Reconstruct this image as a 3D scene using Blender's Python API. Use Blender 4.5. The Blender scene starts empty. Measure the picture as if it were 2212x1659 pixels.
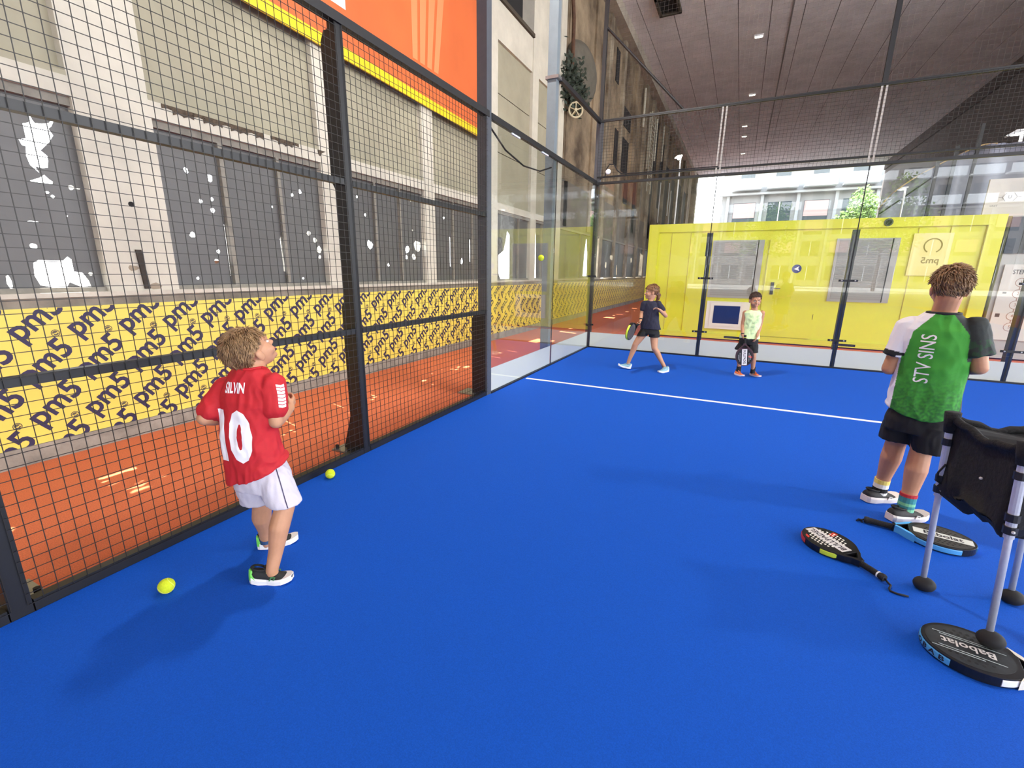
import bpy, bmesh, math, random
from mathutils import Vector, Matrix, noise
from mathutils.bvhtree import BVHTree
random.seed(7)
SC = bpy.context.scene
COL = SC.collection
# ---------------------------------------------------------------- camera
cam_data = bpy.data.cameras.new('camera')
cam_data.sensor_width = 36.0
cam_data.lens = 972.34 / 2212 * 36.0
cam_data.clip_start = 0.05
cam_data.clip_end = 300
cam = bpy.data.objects.new('camera', cam_data)
COL.objects.link(cam)
SC.camera = cam
PITCH, YAW, ROLL = -0.2461, 0.4545, 0.0134
f_ = Vector((-math.sin(YAW) * math.cos(PITCH), math.cos(YAW) * math.cos(PITCH), math.sin(PITCH)))
r_ = Vector((math.cos(YAW), math.sin(YAW), 0))
u_ = r_.cross(f_)
rx = math.cos(ROLL) * r_ + math.sin(ROLL) * u_
ry = -math.sin(ROLL) * r_ + math.cos(ROLL) * u_
cam.matrix_world = Matrix(((rx.x, ry.x, -f_.x, 2.523), (rx.y, ry.y, -f_.y, -8.5325), (rx.z, ry.z, -f_.z, 1.4382), (0, 0, 0, 1)))
# ---------------------------------------------------------------- sky, sun, exposure
world = bpy.data.worlds.new('sky'); SC.world = world
world.use_nodes = True
wn = world.node_tree.nodes; wl = world.node_tree.links
bg = wn['Background']
tc = wn.new('ShaderNodeTexCoord'); sx = wn.new('ShaderNodeSeparateXYZ'); rp = wn.new('ShaderNodeValToRGB')
wl.new(tc.outputs['Generated'], sx.inputs[0]); wl.new(sx.outputs['Z'], rp.inputs[0]); wl.new(rp.outputs[0], bg.inputs[0])
rp.color_ramp.elements[0].color = (0.97, 0.96, 0.94, 1)
rp.color_ramp.elements[1].position = 0.8; rp.color_ramp.elements[1].color = (0.62, 0.78, 1.0, 1)
bg.inputs[1].default_value = 6.0
sun_d = bpy.data.lights.new('sun', 'SUN'); sun_d.energy = 14; sun_d.angle = 0.009; sun_d.color = (1, 0.95, 0.88)
sun = bpy.data.objects.new('sun', sun_d); COL.objects.link(sun)
sun.rotation_euler = Vector((0.50, -0.12, -0.86)).to_track_quat('-Z', 'Y').to_euler()
SC.view_settings.view_transform = 'Standard'
SC.view_settings.look = 'None'
SC.view_settings.gamma = 1
SC.view_settings.use_curve_mapping = False
SC.view_settings.exposure = 0.5
SC.cycles.max_bounces = 10
SC.cycles.diffuse_bounces = 4
SC.cycles.glossy_bounces = 5
SC.cycles.transparent_max_bounces = 24
SC.cycles.sample_clamp_indirect = 6
# ---------------------------------------------------------------- helpers
def lin(c):
    c = c / 255.0
    return c / 12.92 if c <= 0.04045 else ((c + 0.055) / 1.055) ** 2.4
def rgb(r, g, b): return (lin(r), lin(g), lin(b), 1)
MATS = {}
def M(name, col, rough=0.6, metal=0.0, var=None, bump=None, col2=None, spec=0.5, emit=None):
    """procedural principled material; var=(scale, amount[, detail]) colour noise towards col2, bump=(scale, strength)"""
    if name in MATS: return MATS[name]
    m = bpy.data.materials.new(name); m.use_nodes = True
    nt = m.node_tree; b = nt.nodes['Principled BSDF']
    c = rgb(*col)
    b.inputs['Base Color'].default_value = c
    b.inputs['Roughness'].default_value = rough
    b.inputs['Metallic'].default_value = metal
    b.inputs['Specular IOR Level'].default_value = spec
    if var or bump:
        co = nt.nodes.new('ShaderNodeTexCoord')
    if var:
        n = nt.nodes.new('ShaderNodeTexNoise'); n.inputs['Scale'].default_value = var[0]
        n.inputs['Detail'].default_value = var[2] if len(var) > 2 else 5
        n.inputs['Roughness'].default_value = 0.65
        nt.links.new(co.outputs['Object'], n.inputs['Vector'])
        r = nt.nodes.new('ShaderNodeValToRGB')
        c2 = rgb(*col2) if col2 else tuple(x * (1 - var[1]) for x in c[:3]) + (1,)
        r.color_ramp.elements[0].position = 0.35; r.color_ramp.elements[0].color = c2
        r.color_ramp.elements[1].position = 0.65; r.color_ramp.elements[1].color = c
        nt.links.new(n.outputs[0], r.inputs[0]); nt.links.new(r.outputs[0], b.inputs['Base Color'])
    if bump:
        n2 = nt.nodes.new('ShaderNodeTexNoise'); n2.inputs['Scale'].default_value = bump[0]; n2.inputs['Detail'].default_value = 4
        nt.links.new(co.outputs['Object'], n2.inputs['Vector'])
        bp = nt.nodes.new('ShaderNodeBump'); bp.inputs['Strength'].default_value = bump[1]; bp.inputs['Distance'].default_value = 0.01
        nt.links.new(n2.outputs[0], bp.inputs['Height']); nt.links.new(bp.outputs[0], b.inputs['Normal'])
    if emit:
        b.inputs['Emission Color'].default_value = c; b.inputs['Emission Strength'].default_value = emit
    MATS[name] = m
    return m
def glass_mat(name, tint=(0.965, 0.985, 0.975), ior=1.5):
    """thin clear pane: transparent plus fresnel mirror, same from both faces"""
    m = bpy.data.materials.new(name); m.use_nodes = True
    nt = m.node_tree; nt.nodes.remove(nt.nodes['Principled BSDF'])
    out = nt.nodes['Material Output']
    g = nt.nodes.new('ShaderNodeNewGeometry'); mx = nt.nodes.new('ShaderNodeMix'); fr = nt.nodes.new('ShaderNodeFresnel')
    nt.links.new(g.outputs['Backfacing'], mx.inputs[0]); mx.inputs[2].default_value = ior; mx.inputs[3].default_value = 1 / ior
    nt.links.new(mx.outputs[0], fr.inputs['IOR'])
    t = nt.nodes.new('ShaderNodeBsdfTransparent'); t.inputs[0].default_value = (*tint, 1)
    gl = nt.nodes.new('ShaderNodeBsdfGlossy'); gl.inputs['Roughness'].default_value = 0.0; gl.inputs[0].default_value = (1, 1, 1, 1)
    ms = nt.nodes.new('ShaderNodeMixShader')
    nt.links.new(fr.outputs[0], ms.inputs[0]); nt.links.new(t.outputs[0], ms.inputs[1]); nt.links.new(gl.outputs[0], ms.inputs[2])
    nt.links.new(ms.outputs[0], out.inputs[0])
    return m
class MB:
    """collects shapes into one mesh"""
    def __init__(s): s.v = []; s.f = []
    def add(s, vs, fs):
        o = len(s.v); s.v += [tuple(v) for v in vs]; s.f += [tuple(i + o for i in f) for f in fs]; return s
    def box(s, a, b):
        x0, y0, z0 = [min(p, q) for p, q in zip(a, b)]; x1, y1, z1 = [max(p, q) for p, q in zip(a, b)]
        return s.add([(x0, y0, z0), (x1, y0, z0), (x1, y1, z0), (x0, y1, z0), (x0, y0, z1), (x1, y0, z1), (x1, y1, z1), (x0, y1, z1)],
                     [(0, 3, 2, 1), (4, 5, 6, 7), (0, 1, 5, 4), (1, 2, 6, 5), (2, 3, 7, 6), (3, 0, 4, 7)])
    def prism(s, poly, fn, t0, t1):
        """poly: 2d outline; fn(a,b,t) -> xyz"""
        n = len(poly)
        vs = [fn(a, b, t0) for a, b in poly] + [fn(a, b, t1) for a, b in poly]
        fs = [tuple(range(n))[::-1], tuple(range(n, 2 * n))] + [(i, (i + 1) % n, n + (i + 1) % n, n + i) for i in range(n)]
        return s.add(vs, fs)
    def tube(s, pts, rad, n=8, cap=True):
        pts = [Vector(p) for p in pts]
        rad = [rad] * len(pts) if isinstance(rad, (int, float)) else rad
        vs = []; fs = []; prev = None
        for i, p in enumerate(pts):
            d = (pts[min(i + 1, len(pts) - 1)] - pts[max(i - 1, 0)]).normalized()
            if prev is None:
                a = d.orthogonal().normalized()
            else:
                a = (prev - d * prev.dot(d)).normalized()
            prev = a; b = d.cross(a)
            for k in range(n):
                t = 2 * math.pi * k / n
                vs.append(p + rad[i] * (a * math.cos(t) + b * math.sin(t)))
        for i in range(len(pts) - 1):
            for k in range(n):
                fs.append((i * n + k, i * n + (k + 1) % n, (i + 1) * n + (k + 1) % n, (i + 1) * n + k))
        if cap:
            fs.append(tuple(range(n))[::-1]); fs.append(tuple(range((len(pts) - 1) * n, len(pts) * n)))
        return s.add(vs, fs)
    def rings(s, rings, cap=True):
        n = len(rings[0]); fs = []
        for i in range(len(rings) - 1):
            for k in range(n):
                fs.append((i * n + k, i * n + (k + 1) % n, (i + 1) * n + (k + 1) % n, (i + 1) * n + k))
        if cap:
            fs.append(tuple(range(n))[::-1]); fs.append(tuple(range((len(rings) - 1) * n, len(rings) * n)))
        return s.add([p for r in rings for p in r], fs)
    def ball(s, c, r, mat3=None, nu=16, nv=10):
        c = Vector(c); r = (r, r, r) if isinstance(r, (int, float)) else r
        vs = []; fs = []
        for j in range(1, nv):
            ph = math.pi * j / nv
            for i in range(nu):
                th = 2 * math.pi * i / nu
                p = Vector((r[0] * math.sin(ph) * math.cos(th), r[1] * math.sin(ph) * math.sin(th), r[2] * math.cos(ph)))
                vs.append(c + (mat3 @ p if mat3 else p))
        top = Vector((0, 0, r[2])); bot = -top
        vs.append(c + (mat3 @ top if mat3 else top)); vs.append(c + (mat3 @ bot if mat3 else bot))
        for j in range(nv - 2):
            for i in range(nu):
                fs.append((j * nu + i, (j + 1) * nu + i, (j + 1) * nu + (i + 1) % nu, j * nu + (i + 1) % nu))
        t = (nv - 1) * nu
        for i in range(nu):
            fs.append((t, i, (i + 1) % nu)); fs.append((t + 1, (nv - 2) * nu + (i + 1) % nu, (nv - 2) * nu + i))
        return s.add(vs, fs)
def wloc(o):
    p = Vector((0, 0, 0))
    while o: p += o.location; o = o.parent
    return p
def link(name, me, mat, parent=None, smooth=False):
    o = bpy.data.objects.new(name, me); COL.objects.link(o)
    if mat:
        for q in (mat if isinstance(mat, (list, tuple)) else [mat]): me.materials.append(q)
    if parent: o.parent = parent
    if smooth: me.shade_smooth()
    return o
def part(name, mb, mat, parent=None, smooth=False, local=False, kind=None):
    """one mesh object from an MB; world coordinates unless local"""
    off = Vector((0, 0, 0)) if (local or not parent) else wloc(parent)
    me = bpy.data.meshes.new(name)
    me.from_pydata([Vector(v) - off for v in mb.v], [], mb.f); me.update()
    bm = bmesh.new(); bm.from_mesh(me); bmesh.ops.recalc_face_normals(bm, faces=bm.faces); bm.to_mesh(me); bm.free()
    o = link(name, me, mat, parent, smooth)
    if kind: o['kind'] = kind
    return o
def tag(o, label=None, cat=None, group=None, kind=None):
    if label: o['label'] = label
    if cat: o['category'] = cat
    if group: o['group'] = group
    if kind: o['kind'] = kind
    return o
def thing(name, label, cat, loc=(0, 0, 0), rot=None, group=None, kind=None):
    o = bpy.data.objects.new(name, None); COL.objects.link(o); o.empty_display_size = 0.1
    o.location = loc
    if rot is not None: o.rotation_euler = rot
    return tag(o, label, cat, group, kind)
def text_data(body, size=1.0, sx=1.0, bold=0.0, align='CENTER', shear=0.0):
    cu = bpy.data.curves.new('lettering', 'FONT'); cu.body = body; cu.size = size; cu.offset = bold; cu.align_x = align; cu.align_y = 'CENTER'; cu.shear = shear
    cu.resolution_u = 3
    o = bpy.data.objects.new('lettering', cu)
    me = bpy.data.meshes.new_from_object(o)
    vs = [(v.co.x * sx, v.co.y) for v in me.vertices]; fs = [tuple(p.vertices) for p in me.polygons]
    bpy.data.objects.remove(o); bpy.data.curves.remove(cu); bpy.data.meshes.remove(me)
    return vs, fs
def fill2d(outer, holes):
    """flat polygon with holes -> 2d verts, faces"""
    cu = bpy.data.curves.new('fill', 'CURVE'); cu.dimensions = '2D'; cu.fill_mode = 'BOTH'
    for loop in [outer] + holes:
        sp = cu.splines.new('POLY'); sp.points.add(len(loop) - 1); sp.use_cyclic_u = True
        for p, q in zip(sp.points, loop): p.co = (q[0], q[1], 0, 1)
    o = bpy.data.objects.new('fill', cu)
    me = bpy.data.meshes.new_from_object(o)
    vs = [(v.co.x, v.co.y) for v in me.vertices]; fs = [tuple(p.vertices) for p in me.polygons]
    bpy.data.objects.remove(o); bpy.data.curves.remove(cu); bpy.data.meshes.remove(me)
    return vs, fs
def blob(y, z, ry_, rz_, n=9, jit=0.25):
    return [(y + ry_ * (1 + random.uniform(-jit, jit)) * math.cos(2 * math.pi * k / n), z + rz_ * (1 + random.uniform(-jit, jit)) * math.sin(2 * math.pi * k / n)) for k in range(n)]
def copy_tree(o, parent=None):
    c = o.copy(); COL.objects.link(c); c.parent = parent
    for ch in list(o.children): copy_tree(ch, c)
    return c
# ================================================================ THE SETTING
BLUE = M('blue_turf', (18, 88, 198), 0.8, var=(260, 0.22, 3), bump=(420, 0.35), spec=0.14)
RED = M('red_turf', (238, 132, 88), 0.85, var=(160, 0.3, 4), bump=(300, 0.3), spec=0.2)
CONC = M('stained_concrete', (150, 140, 125), 0.9, var=(2.2, 0.5, 8), bump=(30, 0.4))
PLASTER = M('white_plaster', (206, 199, 182), 0.85, var=(1.6, 0.2, 9), bump=(18, 0.25))
CREAM = M('cream_panel', (162, 155, 132), 0.8, var=(1.3, 0.18, 8), bump=(14, 0.15))
OLDWALL = M('weathered_plaster', (158, 138, 112), 0.9, var=(0.7, 0.6, 10), bump=(9, 0.6), col2=(74, 60, 46))
BLACK = M('black_steel', (21, 21, 24), 0.45, var=(30, 0.25))
WIRE = M('dark_wire', (24, 20, 17), 0.5)
WHITE = M('white_paint', (235, 236, 238), 0.7)
DARK = M('dark_opening', (28, 26, 27), 0.9)
SHEETM = M('grey_sheeting', (92, 90, 88), 0.42, var=(3, 0.14, 6), bump=(6, 0.35))
WOODF = M('grey_frame', (140, 134, 122), 0.7, var=(9, 0.3))
DECKM = M('ceiling_concrete', (238, 232, 234), 0.92, var=(1.1, 0.22, 8), bump=(12, 0.4))

def slab(name, a, b, mat, label, cat):
    o = part(name, MB().box(a, b), mat); return tag(o, label, cat, kind='structure')
slab('floor', (-2.5, -20, -0.3), (12.5, 5.2, 0.0), RED, 'orange red turf floor around the blue court', 'floor')
slab('floor_court', (0, -20, -0.02), (10, 0.0, 0.006), BLUE, 'bright blue turf court floor', 'court floor')
o = part('court_line', MB().box((0.05, -3.05, 0.006), (10, -2.995, 0.0085)), WHITE)
tag(o, 'white service line painted across the blue court', 'court line', kind='structure')
slab('floor_lane', (-2.5, 5.2, -0.3), (3.0, 37, 0.0), RED, 'orange red turf lane along the far wall', 'floor')
slab('floor_back', (3.0, 5.2, -0.3), (24, 37, -0.01), M('dark_asphalt', (96, 94, 92), 0.9, var=(5, 0.2)), 'dark asphalt floor behind the cabins', 'floor')
PAVE = M('pale_paving', (196, 192, 184), 0.9, var=(5, 0.15))
slab('floor_hall', (12.5, -20, -0.3), (24, 5.2, 0.0), M('hall_concrete', (168, 164, 158), 0.8, var=(3, 0.2)), 'pale concrete floor of the open hall side', 'floor')
slab('floor_rear', (-2.5, -40, -0.3), (24, -20, 0.0), MATS['hall_concrete'], 'pale concrete floor behind the viewer', 'floor')
slab('floor_street', (-30, 37, -0.3), (80, 110, -0.02), M('asphalt', (112, 112, 114), 0.9, var=(5, 0.2)), 'pale street beyond the hall', 'street')
slab('floor_yard', (-30, -110, -0.3), (80, -40, -0.02), PAVE, 'pale yard behind the courts', 'yard')
slab('floor_side', (24, -40, -0.3), (80, 37, -0.02), PAVE, 'pale street beside the open hall', 'street')
slab('floor_pavement', (-30, -40, -0.3), (-2.6, 37, -0.02), PAVE, 'pale pavement outside the windows', 'pavement')

# ---- left building wall: a solid shell of blocks with window openings
X0, X1 = -2.40, -2.05
wall = thing('wall_left', 'long weathered plaster wall with pillars and torn windows along the court', 'wall', (X1, 0, 0), kind='structure')
pill = [(-9.2, -8.45), (-6.63, -6.11), (-4.37, -3.90), (-2.38, -2.11), (-0.32, 0.06), (1.70, 2.02), (3.0, 3.7)]
part('sill_wall', MB().box((X0, -40, 0), (X1 - 0.005, 8, 1.20)), CONC, wall)
part('kerb', MB().box((X1 - 0.004, -40, 0), (X1 + 0.03, 20, 0.135)), M('kerb_concrete', (158, 150, 138), 0.9, var=(5, 0.4, 8), bump=(25, 0.5)), wall)
part('window_ledge', MB().box((X0, -40, 1.20), (X1 + 0.02, 8, 1.235)), M('ledge_stone', (200, 192, 176), 0.8, var=(4, 0.25, 7)), wall)
part('lintel', MB().box((X0, -40, 2.64), (X1, 3.7, 2.775)), PLASTER, wall)
for y0, y1 in pill:
    part('pillar', MB().box((X0, y0, 1.235), (X1, y1, 2.64)), PLASTER, wall)
    part('upper_pillar', MB().box((X0, y0, 2.775), (X1 - 0.01, y1, 9.75)), PLASTER, wall)
# recessed upper panels with a thin bottom ledge each
for (a, b) in [(-8.45, -6.63), (-6.11, -4.37), (-3.90, -2.38), (-2.11, -0.32)]:
    part('upper_panel', MB().box((X0, a, 2.775), (X1 - 0.09, b, 9.75)), CREAM, wall)
    part('panel_ledge', MB().box((X1 - 0.09, a, 2.775), (X1 - 0.005, b, 2.81)), CREAM, wall)
part('upper_panel', MB().box((X0, -40, 2.775), (X1 - 0.09, -9.2, 9.75)), CREAM, wall)
part('pillar', MB().box((X0, -40, 1.235), (X1, -9.2, 2.64)), PLASTER, wall)
# broken plaster along the lintel over the second window
mb = MB()
for k in range(16):
    yy = -6.02 + k * 0.085
    if k in (11,): continue
    h = 0.035 + 0.035 * abs(math.sin(k * 2.1))
    mb.prism([(yy, 2.775), (yy, 2.775 - h), (yy + 0.045, 2.775 - h * 0.7), (yy + 0.087, 2.775 - h * 0.9), (yy + 0.087, 2.775)], lambda a, b, t: (X1 + t, a, b), -0.01, 0.006)
part('broken_plaster', mb, M('exposed_rubble', (96, 82, 66), 0.95, var=(40, 0.6, 6), bump=(80, 0.8)), wall)
part('broken_plaster', MB().prism([(-4.40, 2.775), (-4.395, 2.73), (-4.37, 2.71), (-4.34, 2.75), (-4.28, 2.775)], lambda a, b, t: (X1 + t, a, b), -0.01, 0.006), MATS['exposed_rubble'], wall)
# bay with cast plank panels (y 0.06 .. 1.70 and 2.02 .. 3.0)
for (a, b) in [(0.06, 1.70), (2.02, 3.0)]:
    for z0, z1 in [(2.775, 3.74), (3.755, 4.79), (4.805, 5.66)]:
        part('cast_panel', MB().box((X0, a, z0), (X1 - 0.08, b, z1)), CREAM, wall)
    part('panel_head', MB().box((X0, a, 5.66), (X1 - 0.03, b, 6.30)), PLASTER, wall)
part('dark_loft', MB().box((X0, 0.06, 6.30), (X0 + 0.06, 1.70, 9.75)), DARK, wall)
part('loft_frame', MB().box((X1 - 0.2, 0.06, 6.30), (X1 + 0.02, 1.70, 6.37)), M('dark_timber', (70, 60, 48), 0.8), wall)
part('panel_head', MB().box((X0, 2.02, 6.31), (X1 - 0.05, 3.0, 9.75)), PLASTER, wall)
PALEOLD = M('pale_weathered', (168, 154, 132), 0.9, var=(0.9, 0.5, 10), bump=(9, 0.5), col2=(98, 84, 68))
# derelict wall beyond the court end, with pilasters and voids
segs = [(3.7, 6.4, 0.0, 9.75, OLDWALL), (6.4, 8.6, 0.0, 9.75, OLDWALL)]
part('derelict_wall', MB().box((X0 - 0.1, 3.7, 3.9), (X1 - 0.12, 37, 9.75)), OLDWALL, wall)
part('derelict_wall', MB().box((X0 - 0.1, 8.0, 0.0), (X1 - 0.12, 37, 1.2)), OLDWALL, wall)
part('derelict_wall', MB().box((X0 - 0.1, 3.7, 2.64), (X1 - 0.10, 37, 3.9)), M('grey_band', (128, 118, 106), 0.9, var=(0.7, 0.4, 8), bump=(10, 0.4)), wall)
for i, (y, w, z0, z1, d, mt) in enumerate([(4.3, 0.30, 2.7, 9.7, 0.02, OLDWALL), (6.6, 0.5, 2.7, 9.7, 0.06, OLDWALL), (8.0, 0.4, 1.2, 9.6, 0.08, PALEOLD), (9.9, 0.3, 1.2, 9.7, 0.1, PALEOLD), (12.1, 0.5, 1.2, 9.7, 0.1, OLDWALL),
                                  (14.2, 0.4, 1.2, 9.7, 0.12, PALEOLD), (16.2, 0.35, 1.2, 9.7, 0.1, PALEOLD), (18.4, 0.5, 1.2, 9.7, 0.1, OLDWALL), (20.6, 0.4, 1.2, 9.7, 0.12, PALEOLD),
                                  (23, 0.6, 1.2, 9.7, 0.12, OLDWALL), (26, 0.6, 1.2, 9.7, 0.14, PALEOLD), (29.5, 0.7, 1.2, 9.7, 0.14, OLDWALL), (33, 0.7, 1.2, 9.7, 0.14, PALEOLD), (36.5, 0.8, 0, 9.7, 0.2, OLDWALL)]):
    part('pilaster', MB().box((X0, y - w / 2, z0), (X1 - 0.12 + d, y + w / 2, z1)), mt, wall)
for y0, y1, z0, z1 in [(8.9, 9.35, 7.9, 8.9), (9.25, 11.5, 5.3, 6.5), (10.1, 11.6, 6.9, 7.55), (11.2, 12.0, 4.2, 5.1), (16.6, 18.0, 6.4, 8.9), (18.9, 20.2, 5.0, 8.4), (21.2, 22.6, 3.2, 7.6), (24, 25.6, 3.0, 7.4), (27, 29, 3.0, 7.6), (30.5, 32.4, 3.0, 7.6), (13.0, 13.5, 3.2, 5.4), (17.0, 17.4, 3.2, 6.0)]:
    part('dark_recess', MB().box((X0, y0, z0), (X1 - 0.10, y1, z1)), DARK, wall)
for y, z0, z1 in [(13.5, 7.6, 9.1), (15.0, 6.2, 8.6), (16.8, 6.9, 8.8), (18.9, 7.3, 9.0)]:
    part('conduit_pipe', MB().tube([(X1, y, z0), (X1, y, z1)], 0.05, 8), M('pale_pipe', (196, 190, 172), 0.6), wall)
for y, z0, z1 in [(19.3, 4.2, 6.3), (22.5, 4.9, 6.8), (23.4, 4.4, 6.5)]:
    part('hanging_strip', MB().box((X1, y - 0.06, z0), (X1 + 0.03, y + 0.06, z1)), WHITE, wall)
part('wall_edge_beam', MB().box((X1 - 0.14, 6.5, 9.42), (X1 + 0.22, 37, 9.75)), M('pale_beam', (182, 170, 154), 0.85, var=(1, 0.3, 8)), wall)
part('wall_end', MB().box((X0 - 0.3, 36.2, 0), (X1 + 0.3, 37, 9.75)), OLDWALL, wall)

# ---- windows: grey sheeting with real torn holes, frames and mullions
def window(n, y0, y1, holes, mull, label, z0=1.235, z1=2.64):
    w = thing('window_%d' % n, label, 'window', (X1 - 0.08, (y0 + y1) / 2, z0), kind='structure')
    vs, fs = fill2d([(y0, z0), (y1, z0), (y1, z1), (y0, z1)], holes)
    part('torn_sheeting', MB().add([(-2.13, a, b) for a, b in vs], fs), SHEETM, w)
    part('top_frame', MB().box((-2.15, y0, z1 - 0.06), (-2.085, y1, z1)), WOODF, w)
    part('bottom_frame', MB().box((-2.15, y0, z0), (-2.085, y1, z0 + 0.035)), WOODF, w)
    for y, t in mull:
        part('mullion', MB().box((-2.15, y - t / 2, z0 + 0.035), (-2.085, y + t / 2, z1 - 0.06)), WOODF, w)
    return w
holeA = [(-6.86, 2.48), (-6.85, 2.44), (-6.84, 2.42), (-6.8, 2.425), (-6.76, 2.44), (-6.735, 2.475), (-6.728, 2.465), (-6.75, 2.42), (-6.77, 2.4), (-6.75, 2.36), (-6.78, 2.31), (-6.84, 2.24), (-6.81, 2.21), (-6.81, 2.18), (-6.82, 2.13), (-6.85, 2.12), (-6.89, 2.125), (-6.875, 2.085), (-6.915, 2.13), (-6.925, 2.19), (-6.915, 2.25), (-6.935, 2.255), (-6.945, 2.29), (-6.905, 2.305), (-6.905, 2.35), (-6.905, 2.4), (-6.87, 2.415)]
holeA2 = [(-6.85, 2.075), (-6.83, 2.05), (-6.81, 2.035), (-6.815, 2.018), (-6.86, 2.015), (-6.92, 2.012), (-6.935, 2.022), (-6.88, 2.05)]
holeB = [(-7.02, 1.45), (-6.99, 1.47), (-6.85, 1.47), (-6.82, 1.5), (-6.8, 1.48), (-6.8, 1.39), (-6.75, 1.38), (-6.72, 1.32), (-6.71, 1.255), (-6.77, 1.27), (-6.84, 1.31), (-6.86, 1.275), (-6.88, 1.245), (-6.94, 1.25), (-6.95, 1.275), (-7.01, 1.29), (-7.03, 1.36)]
w1 = [holeA, holeA2, holeB] + [blob(y, z, a, b) for y, z, a, b in [(-7.0, 1.57, .024, .018), (-6.71, 2.01, .018, .022), (-6.672, 2.01, .016, .008), (-6.855, 1.955, .014, .008), (-6.83, 1.93, .012, .011), (-6.70, 1.37, .013, .014), (-6.77, 1.8, .006, .005), (-6.97, 1.74, .035, .006), (-7.17, 1.32, .014, .05), (-7.5, 2.0, .05, .07)]]
window(1, -8.45, -6.63, w1, [(-7.28, 0.06)], 'window with a huge ragged tear in its grey sheeting')
w2 = [blob(y, z, r, r * 1.1) for y, z, r in [(-5.85, 2.29, .02), (-5.535, 2.41, .019), (-5.645, 2.26, .027), (-5.76, 2.04, .016), (-5.65, 2.07, .015), (-5.66, 1.97, .019), (-5.88, 1.73, .024), (-5.66, 1.585, .018), (-4.74, 2.24, .016), (-4.63, 2.29, .02), (-4.56, 1.84, .03), (-4.48, 1.77, .027), (-4.43, 1.66, .04), (-4.43, 1.57, .022), (-5.01, 2.08, .011), (-5.69, 1.49, .02), (-5.89, 1.33, .013), (-4.70, 1.32, .012)]]
w2 += [[(-5.575, 1.85), (-5.565, 1.85), (-5.56, 1.35), (-5.572, 1.35)], [(-4.955, 1.75), (-4.945, 1.78), (-4.935, 1.4), (-4.95, 1.4)]]
window(2, -6.11, -4.37, w2, [(-5.53, 0.05), (-4.92, 0.035)], 'window with grey sheeting pierced by a scatter of small holes, two mullions')
part('brick_infill', MB().box((-2.22, -5.74, 1.24), (-2.18, -5.55, 1.5)), M('old_brick', (150, 104, 78), 0.9, var=(12, 0.4)), bpy.data.objects['window_2'])
w3 = [blob(y, z, r, r * 1.1) for y, z, r in [(-3.74, 2.36, .014), (-3.61, 2.15, .016), (-2.62, 2.46, .016), (-3.56, 1.77, .05), (-2.50, 1.8, .085), (-2.75, 1.74, .05), (-2.78, 1.62, .03), (-2.60, 1.63, .045), (-2.61, 2.03, .014), (-3.2, 1.5, .02), (-2.9, 1.42, .015)]]
window(3, -3.90, -2.38, w3, [(-3.45, 0.035), (-2.93, 0.03)], 'grey sheeted window with a cluster of round holes near its corner')
w4 = [blob(-1.75, 2.3, .02, .02), [(-1.585, 1.5), (-1.575, 1.5), (-1.575, 2.0), (-1.585, 2.0)], [(-0.92, 1.6), (-0.908, 1.6), (-0.908, 2.0), (-0.92, 2.0)], blob(-1.2, 1.6, .03, .05)]  # the two thin slits stand in for highlights on the mullions
window(4, -2.11, -0.32, w4, [(-1.52, 0.03), (-0.86, 0.03)], 'grey sheeted window with mullion highlights shaped as two narrow slits')
w5 = [[(0.25, 1.76), (0.49, 1.86), (0.58, 2.05), (0.65, 2.27), (0.77, 2.2), (0.77, 1.25), (0.36, 1.25), (0.26, 1.38)]]
window(5, 0.06, 1.70, w5, [(1.15, 0.04)], 'window with a tall bottle shaped gap of daylight')
w6 = [[(2.10, 2.3), (2.2, 2.45), (2.28, 1.27), (2.10, 1.27)], blob(2.85, 1.45, .06, .17)]
window(6, 2.02, 3.0, w6, [(2.5, 0.04)], 'narrow window with one upright slit of daylight')
def longwin(n, y0, y1, holes, label): return window(n, y0, y1, holes, [((y0 + y1) / 2, 0.05)], label)
longwin(7, 3.7, 7.7, [[(6.2, 1.3), (6.6, 1.3), (6.55, 2.0), (6.4, 2.5), (6.25, 2.0)], blob(7.2, 1.6, .08, .1)], 'far grey window with a jagged vertical gap of light')
longwin(8, 8.2, 12.0, [blob(9, 1.7, .1, .12), blob(9.7, 2.0, .12, .1), blob(10.8, 1.5, .08, .2)], 'far dark window with a few spots of light beyond the court')
longwin(9, 12.3, 18.2, [[(15.4, 1.3), (16.2, 1.3), (16.1, 2.3), (15.6, 2.4)], blob(13.5, 2.0, .15, .12), blob(14.3, 1.4, .1, .12)], 'farthest dark window with a bright upright slot')
tag(part('wall_infill', MB().box((-2.3, 18.2, 1.2), (-2.17, 37, 2.64)), OLDWALL), 'weathered infill wall between the far pilasters', 'wall', kind='structure')

# iron strap and holes on the pillar between the first two windows
strap = part('iron_strap', MB().prism([(-6.405, 1.57), (-6.365, 1.57), (-6.345, 1.25), (-6.385, 1.25)], lambda a, b, t: (X1 + t, a, b), -0.005, 0.02), M('rusty_iron', (62, 54, 46), 0.8, var=(40, 0.4)))
tag(strap, 'dark rusty iron strap fixed upright on the white pillar', 'strap')
part('plug_hole', MB().tube([(X1 - 0.03, -6.37, 1.93), (X1 + 0.002, -6.37, 1.93)], 0.022, 10), DARK, wall)
part('plaster_scar', MB().prism(blob(-6.44, 1.42, .04, .025), lambda a, b, t: (X1 + t, a, b), -0.004, 0.003), M('scarred_plaster', (150, 136, 116), 0.95), wall)
part('plaster_scar', MB().prism(blob(-6.30, 1.27, .05, .03), lambda a, b, t: (X1 + t, a, b), -0.004, 0.003), M('scarred_plaster', (150, 136, 116), 0.95), wall)

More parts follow.
